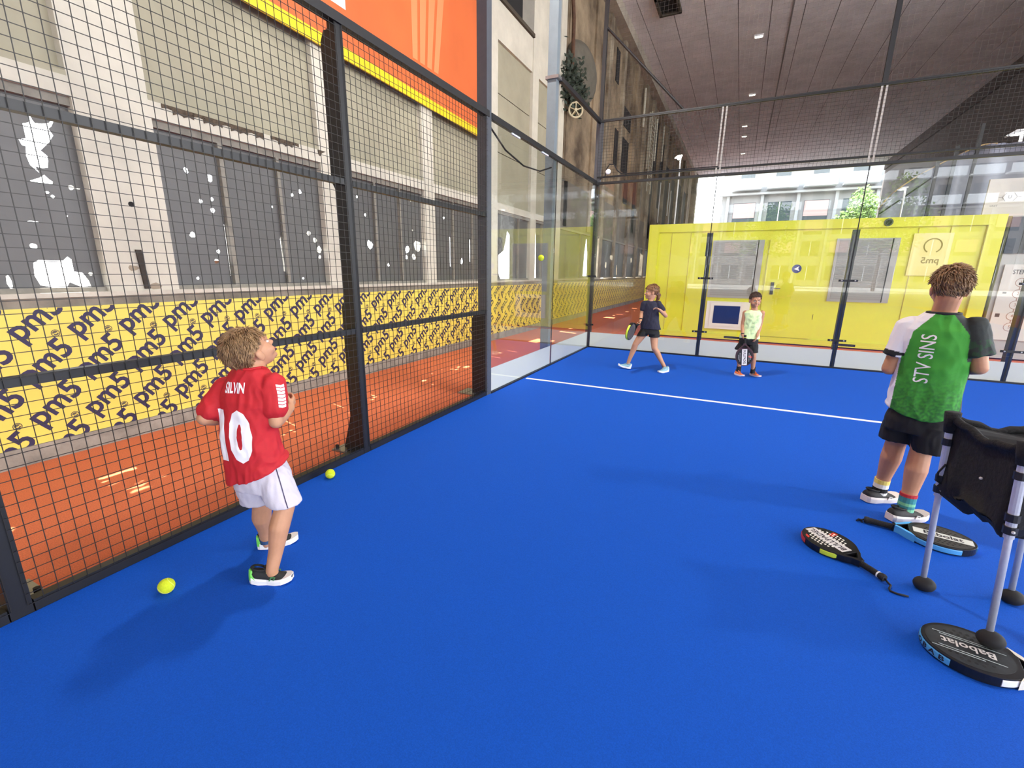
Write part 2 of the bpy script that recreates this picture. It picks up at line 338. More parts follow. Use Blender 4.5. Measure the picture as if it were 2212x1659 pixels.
# ---- ceiling of concrete planks
ceil = thing('ceiling', 'high dark concrete plank ceiling over the courts', 'ceiling', (4, 10, 9.75), kind='structure')
for i in range(27):
    x0 = -2.4 + i * 0.962
    part('plank', MB().box((x0 + 0.012, -40, 9.75), (x0 + 0.95, 36.9, 9.95)), DECKM, ceil)
part('deck', MB().box((-2.4, -40, 9.775), (23.6, 36.9, 10.1)), M('joint_concrete', (120, 112, 110), 0.9), ceil)
part('edge_beam', MB().box((11.3, -40, 9.2), (11.75, 36.9, 9.75)), M('dark_beam', (92, 82, 80), 0.9, var=(1, 0.2)), ceil)
part('cable_tray', MB().box((3.0, 5, 9.735), (3.05, 30, 9.755)), M('tray_grey', (120, 110, 108), 0.8), ceil)
hatch = thing('ceiling_hatch', 'small dark square hatch in the ceiling', 'hatch', (-0.5, 8.9, 9.7))
mb = MB()
for a, b in [((-0.9, 8.2), (-0.82, 9.3)), ((-0.28, 8.2), (-0.2, 9.3)), ((-0.9, 9.22), (-0.2, 9.3)), ((-0.9, 8.2), (-0.2, 8.28))]:
    mb.box((a[0], a[1], 9.66), (b[0], b[1], 9.752))
part('frame', mb, MATS['dark_timber'], hatch); part('shaft', MB().box((-0.82, 8.28, 9.735), (-0.28, 9.22, 9.752)), DARK, hatch)
lampm = M('warm_lamp', (255, 240, 215), 0.5, emit=6)
for (x, y), lb in zip([(2.11, 12.1), (2.02, 18.1), (1.74, 23.2), (1.73, 25.4), (1.68, 29.9)], ['nearest', 'second nearest', 'middle', 'second farthest', 'farthest']):
    t = thing('ceiling_lamp', 'small pale lamp on the ceiling, %s of the row of five' % lb, 'lamp', (x, y, 9.75), group='ceiling lamps in a row')
    part('housing', MB().box((x - 0.15, y - 0.07, 9.70), (x + 0.15, y + 0.07, 9.755)), WHITE, t)
    part('diffuser', MB().box((x - 0.12, y - 0.05, 9.68), (x + 0.12, y + 0.05, 9.705)), lampm, t)

# ---- yellow printed banner along the sill wall
YEL = M('yellow_banner_vinyl', (234, 208, 92), 0.5, var=(3, 0.08, 5), bump=(7, 0.12))
NAVY = M('navy_print', (44, 34, 72), 0.55)
BALLP = M('faded_ball_print', (92, 82, 66), 0.6)
def pm5_banner(y0, y1, label, x=-2.04, detail=True):
    t = thing('printed_banner', label, 'banner', (x, (y0 + y1) / 2, 0.13), group='yellow banners along the sill wall')
    part('sheet', MB().box((x - 0.006, y0, 0.13), (x, y1, 1.13)), YEL, t)
    vs, fs = text_data('pm5', 0.212, 1.0, 0.0048)
    ca, sa = math.cos(math.radians(38.5)), math.sin(math.radians(38.5))
    bm = bmesh.new(); bd = MB()
    P = 0.3245
    k0 = math.floor((y0 + 7.11) / P) - 2; k1 = math.ceil((y1 + 7.11) / P) + 2
    for k in range(k0, k1):
        for j in range(-1, 4):
            cy = -7.11 + k * P; cz = 0.42 + (j - 0) * 0.3205 - 0.0
            vv = [bm.verts.new((x + 0.0015, cy + a * ca - b * sa, cz + a * sa + b * ca)) for a, b in vs]
            for f in fs: bm.faces.new([vv[i] for i in f])
    for j, zc in ((0, 0.2985), (1, 0.941)):
        for k in range(k0, k1):
            yc = -7.016 + k * P - (0.004 if j else 0)
            if not (y0 + 0.03 < yc < y1 - 0.03): continue
            n = 12
            for a0, a1, r0, r1 in ((0, 2 * math.pi, 0.0215, 0.027), (0.6, 3.3, 0.0, 0.018), (3.9, 6.3, 0.008, 0.018)):
                ring = [(a0 + (a1 - a0) * q / n) for q in range(n + 1)]
                v = [(x + 0.0015, yc + r * math.cos(q), zc + r * math.sin(q)) for q in ring for r in (r0, r1)]
                bd.add(v, [(2 * q, 2 * q + 1, 2 * q + 3, 2 * q + 2) for q in range(n)])
    for co, no in (((0, 0, 0.132), (0, 0, -1)), ((0, 0, 1.128), (0, 0, 1)), ((0, y0 + 0.002, 0), (0, -1, 0)), ((0, y1 - 0.002, 0), (0, 1, 0))):
        bmesh.ops.bisect_plane(bm, geom=bm.verts[:] + bm.edges[:] + bm.faces[:], plane_co=co, plane_no=no, clear_outer=True)
    me = bpy.data.meshes.new('lettering'); off = wloc(t)
    for v in bm.verts: v.co -= off
    bm.to_mesh(me); bm.free()
    n0 = len(me.vertices)
    bm = bmesh.new(); bm.from_mesh(me); vv = [bm.verts.new(V_ - off) for V_ in map(Vector, bd.v)]
    for f in bd.f:
        try: bm.faces.new([vv[i] for i in f]).material_index = 1
        except ValueError: pass
    bm.to_mesh(me); bm.free()
    lt_ = link('lettering', me, [NAVY, BALLP], t); lt_['kind'] = 'stuff'
    return t
pm5_banner(-12.0, -0.30, 'long yellow banner with navy lettering behind the mesh fence')
pm5_banner(-0.28, 7.9, 'yellow banner with navy lettering seen through the side glass')
pm5_banner(7.92, 19.0, 'far yellow banner with navy lettering beyond the back glass')

# ---- big orange banner over the wall
ob = thing('orange_banner', 'large orange banner with a yellow bottom stripe hung high on the wall', 'banner', (-2.0, -5, 3.8))
ORANGE = M('orange_vinyl', (210, 102, 48), 0.55, var=(0.9, 0.12, 3), bump=(2.5, 0.25))
part('sheet', MB().prism([(-13, 4.09), (-0.45, 3.78), (-0.45, 9.0), (-13, 9.0)], lambda a, b, t: (-2.02 + t, a, b), 0, 0.02), ORANGE, ob)
part('bottom_stripe', MB().prism([(-13, 4.08), (-0.45, 3.77), (-0.45, 3.89), (-13, 4.23)], lambda a, b, t: (-2.021 + t, a, b), 0, 0.0225), M('yellow_stripe', (232, 196, 24), 0.5), ob)
def shp(pts, mat, nm, x=-1.998): part(nm, MB().prism(pts, lambda a, b, t: (x + t, a, b), 0.0, 0.001), mat, ob)
shp([(-5.2, 4.38), (-3.86, 4.38), (-3.86, 6.6), (-5.2, 6.6)], WHITE, 'white_block')
shp([(-2.40 + 0.36 * math.cos(q * math.pi / 8 + math.pi), 5.85 + 0.42 * math.sin(q * math.pi / 8 + math.pi)) for q in range(9)] + [(-2.04, 7.2), (-2.76, 7.2)], WHITE, 'white_round_shape')
PEACH = M('pale_orange', (226, 132, 82), 0.55)  # paler orange for the streaks that narrow downwards
for k in range(4):
    a0 = -2.46 + k * 0.26; b0 = -2.62 + k * 0.17
    shp([(a0 - 0.15, 6.4), (a0 + 0.05, 6.4), (b0 + 0.11, 4.35), (b0, 4.35)], PEACH, 'pale_streak', -1.9985)
for y in (-0.47,): part('hem', MB().box((-2.022, y - 0.01, 3.80), (-1.996, y + 0.02, 9.0)), M('gold_hem', (226, 170, 50), 0.5), ob)

# ---- street beyond: facade with balconies, opposite the end of the hall
def facade(name, label, y, x0, x1, sgn, cz=9.05, floors_up=2, group=None):
    """sgn=-1 faces -Y (towards the hall end), +1 faces +Y"""
    b = thing(name, label, 'building', ((x0 + x1) / 2, y, 0))
    FAC = M('facade_render', (150, 146, 143), 0.85, var=(0.4, 0.1, 5)); PINK = M('pink_shutter', (200, 160, 152), 0.7); GLS = M('dark_pane', (70, 78, 82), 0.15)
    s = sgn
    part('wall', MB().box((x0, y, 0), (x1, y - s * 6, cz + floors_up * 3.0)), FAC, b)
    CST = M('cornice_stone', (166, 164, 162), 0.8)
    part('cornice', MB().box((x0 - 0.2, y + s * 0.6, cz - 0.18), (x1 + 0.2, y, cz)), CST, b)
    n = int((x1 - x0) / 3.0)
    for i in range(n):
        xc = x0 + 2.1 + i * 3.0
        part('pilaster', MB().box((xc - 1.65, y + s * 0.25, 0), (xc - 1.4, y, cz - 0.18)), CST, b)
        for fl, z in enumerate([0.9, 3.9, 6.5]):
            w = part('window', MB().box((xc - 0.98, y + s * 0.03, z - 0.1), (xc + 0.98, y - s * 0.05, z + 1.7)), GLS, b)
            if (i + fl) % 2 == 0 and fl > 0: part('shutter', MB().box((xc - 0.95, y + s * 0.06, z + 0.3), (xc + 0.95, y + s * 0.03, z + 1.66)), PINK, w)
            else: part('mullion', MB().box((xc - 0.04, y + s * 0.07, z - 0.08), (xc + 0.04, y + s * 0.03, z + 1.68)), WHITE, w)
        for k in range(floors_up):
            z = cz + 0.25 + k * 2.9
            part('balcony_window', MB().box((xc - 0.6, y + s * 0.03, z + 0.3), (xc + 0.6, y - s * 0.05, z + 2.2)), GLS, b)
            bl = part('balcony', MB().box((xc - 1.25, y + s * 1.2, z), (xc + 1.25, y, z + 0.16)), WHITE, b)
            part('balustrade', MB().box((xc - 1.25, y + s * 1.2, z + 0.16), (xc + 1.25, y + s * 1.1, z + 0.95)), WHITE, bl)
    part('parapet', MB().box((x0 - 0.3, y + s * 0.4, cz + floors_up * 3.0), (x1 + 0.3, y - s * 6, cz + floors_up * 3.0 + 0.4)), WHITE, b)
    return b
facade('apartment_house', 'pale apartment house with pink shutters beyond the hall end', 44.0, 0.0, 24.0, -1)
facade('apartment_house', 'pale apartment house across the yard behind the courts', -62.0, -16.0, 32.0, 1)
LEAF = M('green_leaves', (126, 158, 62), 0.6, var=(1.5, 0.45, 3)); BARK = M('bark', (96, 82, 66), 0.9, var=(6, 0.4))
def tree(loc, h, r, label, seed, n=2600, leaf=0.16):
    rnd = random.Random(seed)
    t = thing('street_tree', label, 'tree', loc)
    x, y, z = loc
    mb = MB().tube([(x, y, z), (x + 0.05, y, z + h * 0.3), (x - 0.1, y + 0.1, z + h * 0.62)], [0.16, 0.12, 0.07], 8)
    cl = []
    for k in range(9):
        a = rnd.uniform(0, 6.28); q = rnd.uniform(0.2, 0.75) * r
        c = Vector((x + q * math.cos(a), y + q * math.sin(a), z + h * rnd.uniform(0.45, 0.88)))
        cl.append((c, rnd.uniform(0.4, 0.62) * r)); mb.tube([(x, y, z + h * 0.35), c], [0.06, 0.02], 5)
    part('trunk', mb, BARK, t)
    lv = MB()
    for k in range(n):
        c, cr = cl[rnd.randrange(9)]
        d = Vector((rnd.gauss(0, 1), rnd.gauss(0, 1), rnd.gauss(0, 1))).normalized() * cr * rnd.uniform(0.55, 1.05)
        p = c + d; a = Vector((rnd.gauss(0, 1), rnd.gauss(0, 1), rnd.gauss(0, 1))).normalized(); b_ = a.orthogonal().normalized(); s = leaf * rnd.uniform(0.6, 1.3)
        lv.add([p - a * s, p + b_ * s * 0.5, p + a * s, p - b_ * s * 0.5], [(0, 1, 2, 3)])
    part('leaves', lv, LEAF, t, kind='stuff')
tree((11.2, 40.6, 0), 8.9, 1.9, 'leafy green tree beside the far apartment house', 3)
tree((-5.0, -47, 0), 9.5, 3.0, 'leafy tree in the yard, nearest the long wall', 5)
tree((4.0, -50, 0), 9.0, 3.2, 'leafy tree in the middle of the yard behind the courts', 6)
tree((14.0, -46, 0), 10.0, 3.4, 'leafy tree in the yard, farthest from the long wall', 8)
# ================================================================ THE COURT ENCLOSURE
GLASS = glass_mat('court_glass')
BAND = M('grey_film', (216, 211, 200), 0.55)
STEELG = M('galvanised_steel', (158, 160, 160), 0.35, metal=0.8, var=(20, 0.2))
RUBB = M('black_rubber', (22, 22, 24), 0.75)
def wires_x0(y0, y1, z0, z1, x=0.004, r=0.0014, p=0.05):
    mb = MB(); ny = round((y1 - y0) / p); nz = round((z1 - z0) / p)
    for i in range(ny + 1):
        y = y0 + i * p; mb.box((x - r, y - r, z0), (x + r, y + r, z1))
    for k in range(nz + 1):
        z = z0 + k * p; mb.box((x + r * 0.6, y0, z - r), (x + r * 2.4, y1, z + r))
    return mb
def wires_y0(x0, x1, z0, z1, y=-0.004, r=0.0014, p=0.05):
    mb = MB(); nx = round((x1 - x0) / p); nz = round((z1 - z0) / p)
    for i in range(nx + 1):
        x = x0 + i * p; mb.box((x - r, y - r, z0), (x + r, y + r, z1))
    for k in range(nz + 1):
        z = z0 + k * p; mb.box((x0, y - r * 2.4, z - r), (x1, y - r * 0.6, z + r))
    return mb
for y0, lb in ((-6.0, 'mesh fence panel between the glass and the first wide post'), (-8.0, 'mesh fence panel beside the child in red'), (-10.0, 'mesh fence panel nearest the net, mostly out of frame')):
    y1 = y0 + 2
    t = thing('mesh_fence', lb, 'fence panel', (0, y0 + 1, 0), group='wire mesh fence panels along the court side')
    part('wire_mesh', wires_x0(y0 + 0.02, y1 - 0.03, 0.05, 3.0), WIRE, t, kind='stuff')
    part('bottom_rail', MB().box((-0.05, y0 + 0.04, 0.0), (-0.002, y1 - 0.04, 0.06)), BLACK, t)
    for z in (0.985, 2.02): part('middle_rail', MB().box((-0.045, y0 + 0.04, z - 0.02), (-0.002, y1 - 0.04, z + 0.02)), BLACK, t)
    part('top_rail', MB().box((-0.05, y0 + 0.0, 2.975), (0.012, y1 - 0.0, 3.035)), BLACK, t)
    part('kerb_strip', MB().box((-0.085, y0, 0.0), (-0.052, y1, 0.03)), MATS['kerb_concrete'], t)
for y, lb in ((-6.0, 'wide black steel fence post with bolted foot in the middle of the mesh'), (-8.0, 'wide black steel fence post at the left edge of view')):
    t = thing('fence_post', lb, 'post', (-0.1, y, 0), group='black steel fence posts')
    part('tube', MB().box((-0.065, y - 0.035, 0.0), (-0.003, y + 0.035, 3.0)), BLACK, t)
    part('web_plate', MB().prism([(-0.065, 0.02), (-0.215, 0.02), (-0.125, 0.30), (-0.125, 1.16), (-0.10, 1.2), (-0.10, 1.98), (-0.13, 2.03), (-0.13, 2.88), (-0.10, 2.94), (-0.065, 2.94)], lambda a, b, q: (a, y + q, b), -0.035, 0.02), BLACK, t)
    part('foot_plate', MB().box((-0.29, y - 0.10, 0.0), (-0.05, y + 0.11, 0.014)), STEELG, t)
    for dx, dy in ((-0.26, -0.07), (-0.26, 0.08), (-0.12, -0.08), (-0.12, 0.085)):
        part('bolt', MB().tube([(dx, y + dy, 0.014), (dx, y + dy, 0.045)], 0.014, 6), RUBB, t)
# tall lighting posts with flood lamps
def flood(x, y, dirx, label, post_label, power=320):
    p = thing('lighting_post', post_label, 'post', (x, y, 0), group='tall lighting posts of the court')
    s = -1 if x < 5 else 1
    part('tube', MB().box((x - 0.005 * s, y - 0.05, 0), (x + s * 0.11, y + 0.05, 6.6)), M('grey_steel', (74, 78, 84), 0.4, var=(12, 0.15)), p)
    part('buttress', MB().prism([(0.0, 0.0), (0.17, 0.0), (0.17, 0.90), (0.13, 0.985), (0.0, 0.985)], lambda a, b, q: (x + s * (a + 0.02), y + q, b), -0.055, 0.055), BLACK, p)
    part('foot_plate', MB().box((x + s * 0.02, y - 0.12, 0), (x + s * 0.36, y + 0.12, 0.014)), STEELG, p)
    part('arm', MB().box((x, y - 0.04, 6.5), (x + dirx * 0.5, y + 0.04, 6.58)), MATS['grey_steel'], p)
    f = thing('flood_lamp', label, 'lamp', (x + dirx * 0.5, y, 6.45), group='flood lamps on the tall posts')
    part('housing', MB().box((x + dirx * 0.28, y - 0.3, 6.42), (x + dirx * 0.78, y + 0.3, 6.5)), BLACK, f)
    part('led_panel', MB().box((x + dirx * 0.3, y - 0.27, 6.405), (x + dirx * 0.76, y + 0.27, 6.42)), M('led_white', (255, 250, 240), 0.4, emit=8), f)
    ld = bpy.data.lights.new('flood_light', 'AREA'); ld.shape = 'RECTANGLE'; ld.size = 0.46; ld.size_y = 0.54; ld.energy = power; ld.color = (1, 0.97, 0.92)
    lo = bpy.data.objects.new('flood_light', ld); COL.objects.link(lo); lo.parent = f
    lo.location = (0.03 * dirx, 0, -0.055)
    lo.rotation_euler = Vector((dirx * 0.45, 0.45, -1)).to_track_quat('-Z', 'Y').to_euler()
flood(0.0, -4.0, 1, 'flood lamp over the post where mesh meets glass', 'tall dark post where the mesh fence meets the glass')
flood(10.0, -4.0, -1, 'flood lamp across the court near the back wall', 'tall dark post across the court near the back wall')
# glass post at the side joint, with clamp
t = thing('glass_post', 'grey blue steel post behind the joint of the side glass', 'post', (-0.08, -2.0, 0))
part('tube', MB().box((-0.16, -2.06, 0), (-0.03, -1.96, 6.4)), M('grey_blue_steel', (112, 122, 128), 0.45, var=(6, 0.12)), t)
part('reflection_strip', MB().box((-0.155, -1.955, 1.2), (-0.05, -1.87, 6.4)), M('beige_reflection', (158, 152, 138), 0.5, var=(20, 0.2)), t)  # beige reflections beside the post, built as a coloured strip
part('joint_strip', MB().box((-0.005, -2.007, 0.03), (0.005, -1.993, 2.96)), RUBB, t)
part('clamp', MB().box((-0.18, -2.09, 3.98), (0.01, -1.85, 4.02)), STEELG, t)
# corner post
t = thing('corner_post', 'dark steel post at the glass corner of the court', 'post', (0, 0, 0))
part('lower_tube', MB().box((-0.07, 0.015, 0), (0.035, 0.09, 3.0)), BLACK, t)
part('upper_tube', MB().box((-0.06, 0.015, 3.0), (0.05, 0.10, 4.0)), MATS['grey_steel'], t)
part('mast', MB().box((-0.025, 0.02, 4.0), (0.035, 0.08, 6.5)), BLACK, t)
for z in (0.45, 1.36): part('bracket', MB().box((-0.02, -0.022, z - 0.016), (0.09, -0.008, z + 0.016)), BLACK, t)
for z in (0.45, 1.36): part('bracket', MB().box((0.008, -0.14, z - 0.016), (0.022, -0.02, z + 0.016)), BLACK, t)
# panes
def pane(a, b, label, group):
    o = part('glass_wall', MB().box(a, b), GLASS); return tag(o, label, 'glass pane', group)
pane((-0.006, -3.945, 0.0), (0.006, -2.008, 2.97), 'tall clear glass pane of the side wall next to the mesh', 'clear glass panes of the court walls')
pane((-0.006, -1.992, 0.0), (0.006, -0.012, 2.97), 'tall clear glass pane of the side wall next to the corner', 'clear glass panes of the court walls')
nm = ['behind the girl, next to the corner', 'behind the child with the lime vest', 'behind the child in green', 'at the right edge of view', 'farthest from the corner']
for i in range(5):
    pane((2 * i + 0.008, -0.006, 0.0), (2 * i + 1.992, 0.006, 2.97), 'back wall glass pane ' + nm[i], 'clear glass panes of the court walls')
for i in range(5):
    o = part('film_band', MB().box((2 * i + 0.03, 0.010, 0.03), (2 * i + 1.97, 0.016, 0.30)), BAND)
    tag(o, 'pale grey band low on the back glass ' + nm[i], 'panel', 'grey bands at the foot of the glass')
for y0, lb in ((-3.94, 'pale grey band low on the side glass next to the mesh'), (-1.99, 'pale grey band low on the side glass next to the corner')):
    o = part('film_band', MB().box((-0.016, y0 + 0.02, 0.03), (-0.010, y0 + 1.93, 0.31)), BAND)
    tag(o, lb, 'panel', 'grey bands at the foot of the glass')
t = thing('glass_base_rail', 'thin black rail along the foot of the back glass', 'rail', (5, 0, 0))
part('rail', MB().box((0.0, -0.02, 0.0), (10, 0.03, 0.03)), BLACK, t)
t = thing('glass_base_rail', 'thin black rail along the foot of the side glass', 'rail', (0, -2, 0))
part('rail', MB().box((-0.03, -3.95, 0.0), (0.015, 0.0, 0.025)), BLACK, t)
t = thing('side_top_rail', 'black rail on top of the side glass with a drooping cable', 'rail', (0, -2, 3))
part('rail', MB().box((-0.03, -3.95, 2.97), (0.012, 0.0, 3.03)), BLACK, t)
mb = MB().tube([(-0.05, -3.9, 2.93), (-0.06, -3.5, 2.78), (-0.06, -3.0, 2.71), (-0.05, -2.5, 2.74), (-0.05, -2.1, 2.86)], 0.010, 6)
part('cable', mb, RUBB, t)
for y in (-3.45, -2.55): part('end_cap', MB().box((-0.02, y, 2.952), (0.0, y + 0.22, 2.97)), WHITE, t)
o = part('side_upper_rail', MB().box((-0.03, -1.96, 3.97), (0.02, 0.02, 4.03)), BLACK); tag(o, 'short black rail high on the side, from clamp to corner', 'rail')
# back wall joints: posts with brackets, cover strips
for i, lb in ((1, 'left of the child with the lime vest'), (2, 'right of the yellow door'), (3, 'at the right edge of view'), (4, 'out of view near the far corner')):
    x = 2.0 * i
    t = thing('glass_wall_post', 'black post behind the back glass ' + lb, 'post', (x, 0.06, 0), group='black posts behind the back glass')
    part('tube', MB().box((x - 0.035, 0.02, 0), (x + 0.035, 0.12, 2.08)), BLACK, t)
    part('joint_strip', MB().box((x - 0.006, -0.004, 0.03), (x + 0.006, 0.004, 2.97)), RUBB, t)
    part('head_plate', MB().box((x - 0.05, 0.018, 1.72), (x + 0.04, 0.06, 2.10)), BLACK, t)
    for z in (0.45, 1.36):
        b = part('bracket', MB().box((x - 0.12, -0.024, z - 0.016), (x + 0.12, -0.008, z + 0.016)), BLACK, t)
        mb = MB()
        for dx in (-0.085, 0.085): mb.ball((x + dx, -0.026, z), 0.013, nu=8, nv=6)
        part('bolt_heads', mb, STEELG, b)
# mesh above back glass, rails, masts and thin ball net
for i in range(5):
    x0 = 2.0 * i
    t = thing('upper_mesh_fence', 'wire mesh panel over the back glass ' + nm[i], 'fence panel', (x0 + 1, 0, 3.0), group='wire mesh panels above the back glass')
    part('wire_mesh', wires_y0(x0, x0 + 2, 3.0, 4.0), WIRE, t, kind='stuff')
    part('bottom_rail', MB().box((x0, -0.02, 2.965), (x0 + 2, 0.03, 3.005)), BLACK, t)
    part('second_rail', MB().box((x0, 0.005, 3.075), (x0 + 2, 0.035, 3.10)), BLACK, t)
    part('top_rail', MB().box((x0, 0.0, 3.98), (x0 + 2, 0.04, 4.02)), BLACK, t)
    if i: 
        for dx in (-0.028, 0.028): part('edge_strip', MB().box((x0 + dx - 0.012, 0.004, 3.0), (x0 + dx + 0.012, 0.016, 3.98)), M('pale_strip', (170, 164, 156), 0.5), t)
    net = MB()
    part('thin_net', wires_y0(x0, x0 + 2, 4.05, 6.5, 0.05, 0.0006, 0.0625), M('net_cord', (90, 84, 80), 0.8), t, kind='stuff')
for x in (4.0, 8.0):
    o = part('net_mast', MB().box((x - 0.03, 0.03, 4.0), (x + 0.03, 0.09, 6.5)), BLACK); tag(o, 'black mast rising above the back mesh, %s' % ('right of the dark ceiling lamps' if x < 5 else 'out of view'), 'post')
o = part('corner_brace', MB().tube([(0.03, 0.05, 5.42), (1.4, 0.04, 4.0)], 0.02, 8), BLACK); tag(o, 'slanting black brace at the court corner', 'brace')
lb = thing('cable_loop', 'looped black cable and small white junction on the back rail near the corner', 'cable', (0.3, 0.02, 3.05))
part('cable', MB().tube([(0.06, 0.0, 3.06), (0.15, 0.0, 3.10), (0.17, 0.0, 3.22), (0.22, 0.0, 3.29), (0.30, 0.0, 3.28), (0.36, 0.0, 3.18), (0.44, 0.0, 3.12), (0.7, 0.0, 3.115), (2.0, 0.0, 3.115)], 0.010, 6), RUBB, lb)
part('junction', MB().ball((0.2, 0.0, 3.17), (0.05, 0.03, 0.045), nu=10, nv=6), WHITE, lb)

# ---- yellow cabin container behind the back wall
CY = M('yellow_paint', (222, 222, 60), 0.42, var=(1.2, 0.06, 4))
CGREY = M('shutter_grey', (150, 150, 146), 0.5)
y = 2.5
c = thing('container_cabin', 'bright yellow container cabin behind the back glass', 'container', (3.5, y + 1.2, 0))
part('body', MB().box((0.60, y + 0.02, 0.05), (6.48, y + 2.42, 2.32)), CY, c)
part('top_beam', MB().box((0.56, y - 0.02, 2.32), (6.50, y + 2.46, 2.49)), CY, c)
part('bottom_beam', MB().box((0.56, y - 0.02, 0.03), (6.50, y + 2.46, 0.14)), CY, c)
for x in (0.56, 6.28): part('corner_beam', MB().box((x, y - 0.02, 0.14), (x + 0.22, y + 0.1, 2.32)), CY, c)
for x in (1.05, 1.45, 5.35, 5.8): part('panel_seam', MB().box((x, y + 0.012, 0.16), (x + 0.012, y + 0.03, 2.3)), M('seam_yellow', (186, 170, 36), 0.5), c)
for x0, x1 in ((2.36, 2.78), (4.47, 4.75)): part('forklift_slot', MB().box((x0, y - 0.024, 0.055), (x1, y, 0.10)), DARK, c)
for x0, x1 in ((1.92, 2.90), (4.14, 5.12)):
    w = part('shutter_window', MB().box((x0, y - 0.005, 0.93), (x1, y + 0.03, 2.13)), M('window_frame_grey', (168, 168, 164), 0.5), c)
    mb = MB()
    for k in range(28): mb.box((x0 + 0.05, y - 0.012, 0.975 + k * 0.0405), (x1 - 0.12, y - 0.004, 0.975 + k * 0.0405 + 0.034))
    part('slats', mb, CGREY, w)
    part('guide_rail', MB().box((x1 - 0.115, y - 0.014, 0.94), (x1 - 0.10, y - 0.003, 2.12)), DARK, w)
d = part('door', MB().box((3.0, y - 0.004, 0.15), (3.98, y + 0.03, 2.14)), CY, c)
part('handle_plate', MB().box((3.12, y - 0.02, 1.03), (3.18, y - 0.004, 1.28)), RUBB, d)
part('lever', MB().tube([(3.16, y - 0.045, 1.16), (3.30, y - 0.045, 1.155)], 0.010, 6), STEELG, d)
part('door_gap', MB().box((3.0, y - 0.0045, 0.15), (3.94, y - 0.002, 0.158)), MATS['seam_yellow'], d)
part('small_mark', MB().box((3.95, y - 0.006, 0.55), (3.957, y - 0.003, 0.66)), DARK, d)
part('round_sticker', MB().tube([(3.54, y - 0.004, 1.555), (3.54, y - 0.007, 1.555)], 0.085, 20), M('sticker_blue', (56, 60, 120), 0.5), d)
part('sticker_arrow', MB().prism([(3.49, 1.55), (3.58, 1.61), (3.565, 1.565), (3.59, 1.51)], lambda a, b, q: (a, y - 0.0075 + q, b), -0.001, 0.0), WHITE, d)
part('vent', MB().tube([(4.88, y - 0.035, 2.405), (4.88, y - 0.02, 2.405)], 0.07, 18), M('vent_grey', (80, 80, 70), 0.5), c)
part('vent_grille', MB().tube([(4.88, y - 0.045, 2.405), (4.88, y - 0.035, 2.405)], 0.045, 14), DARK, c)
fw = part('framed_window', MB().box((1.94, y - 0.03, 0.25), (2.79, y + 0.02, 0.85)), M('white_frame', (226, 222, 214), 0.5), c)
part('inner_frame', MB().box((2.02, y - 0.04, 0.31), (2.70, y - 0.03, 0.80)), MATS['white_frame'], fw)
part('blue_pane', MB().box((2.09, y - 0.044, 0.375), (2.61, y - 0.04, 0.76)), M('blue_glass', (30, 44, 92), 0.08), fw)
# glass reflection of a poster, painted mirrored and flat onto the cabin
refl = part('poster', MB().box((5.30, y - 0.003, 1.45), (5.86, y + 0.012, 2.2)), M('pale_yellow_reflection', (236, 226, 140), 0.5), c)  # the poster is only a glass reflection, built as a flat sheet
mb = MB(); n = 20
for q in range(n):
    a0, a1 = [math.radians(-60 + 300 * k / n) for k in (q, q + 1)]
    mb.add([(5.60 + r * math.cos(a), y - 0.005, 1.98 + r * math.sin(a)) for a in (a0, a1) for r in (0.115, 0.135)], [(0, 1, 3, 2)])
part('ring_reflection', mb, M('olive_reflection', (150, 136, 40), 0.6), refl)
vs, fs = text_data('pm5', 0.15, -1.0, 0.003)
part('reflected_lettering', MB().add([(5.6 + a, y - 0.005, 1.72 + b) for a, b in vs], fs), MATS['olive_reflection'], refl)
# grey cabin to the right with dark window and printed panel
g = thing('grey_cabin', 'light grey cabin beside the yellow container', 'container', (8.5, y + 1.2, 0))
part('body', MB().box((6.56, y, 0.03), (11.0, y + 2.4, 2.46)), M('cabin_grey', (176, 176, 172), 0.6, var=(2, 0.06)), g)
part('dark_window', MB().box((6.56, y - 0.02, 1.84), (7.9, y + 0.02, 2.44)), M('navy_pane', (44, 48, 66), 0.12), g)
part('window_bar', MB().box((6.74, y - 0.03, 1.84), (6.80, y - 0.02, 2.44)), DARK, g)
b = thing('info_panel', 'white printed panel reading STEP BY STEP with numbered circles', 'poster', (7.0, y - 0.03, 0.35))
yb = y - 0.03
part('sheet', MB().box((6.62, yb, 0.36), (7.35, yb + 0.02, 1.66)), M('pale_print', (206, 204, 198), 0.6), b)
vs, fs = text_data('STEP BY STEP', 0.105, 0.72, 0.002, 'LEFT')
part('heading', MB().add([(6.74 + a, yb - 0.002, 1.53 + q) for a, q in vs], fs), M('print_dark', (70, 66, 64), 0.6), b)
for k in range(5):
    xc, zc = 6.88, 1.36 - k * 0.192
    mb = MB(); 
    for q in range(20):
        a0, a1 = 2 * math.pi * q / 20, 2 * math.pi * (q + 1) / 20
        mb.add([(xc + r * math.cos(a), yb - 0.002, zc + r * math.sin(a)) for a in (a0, a1) for r in (0.066, 0.075)], [(0, 1, 3, 2)])
    r_o = part('ring', mb, M('print_brown', (150, 120, 104), 0.6), b)
    vs, fs = text_data(str(k + 1), 0.075, 0.8, 0.001)
    part('numeral', MB().add([(xc + a, yb - 0.002, zc + q) for a, q in vs], fs), MATS['print_brown'], r_o)
    if k < 4: part('link_print', MB().box((xc - 0.007, yb - 0.002, zc - 0.117), (xc + 0.007, yb, zc - 0.075)), MATS['print_brown'], b)
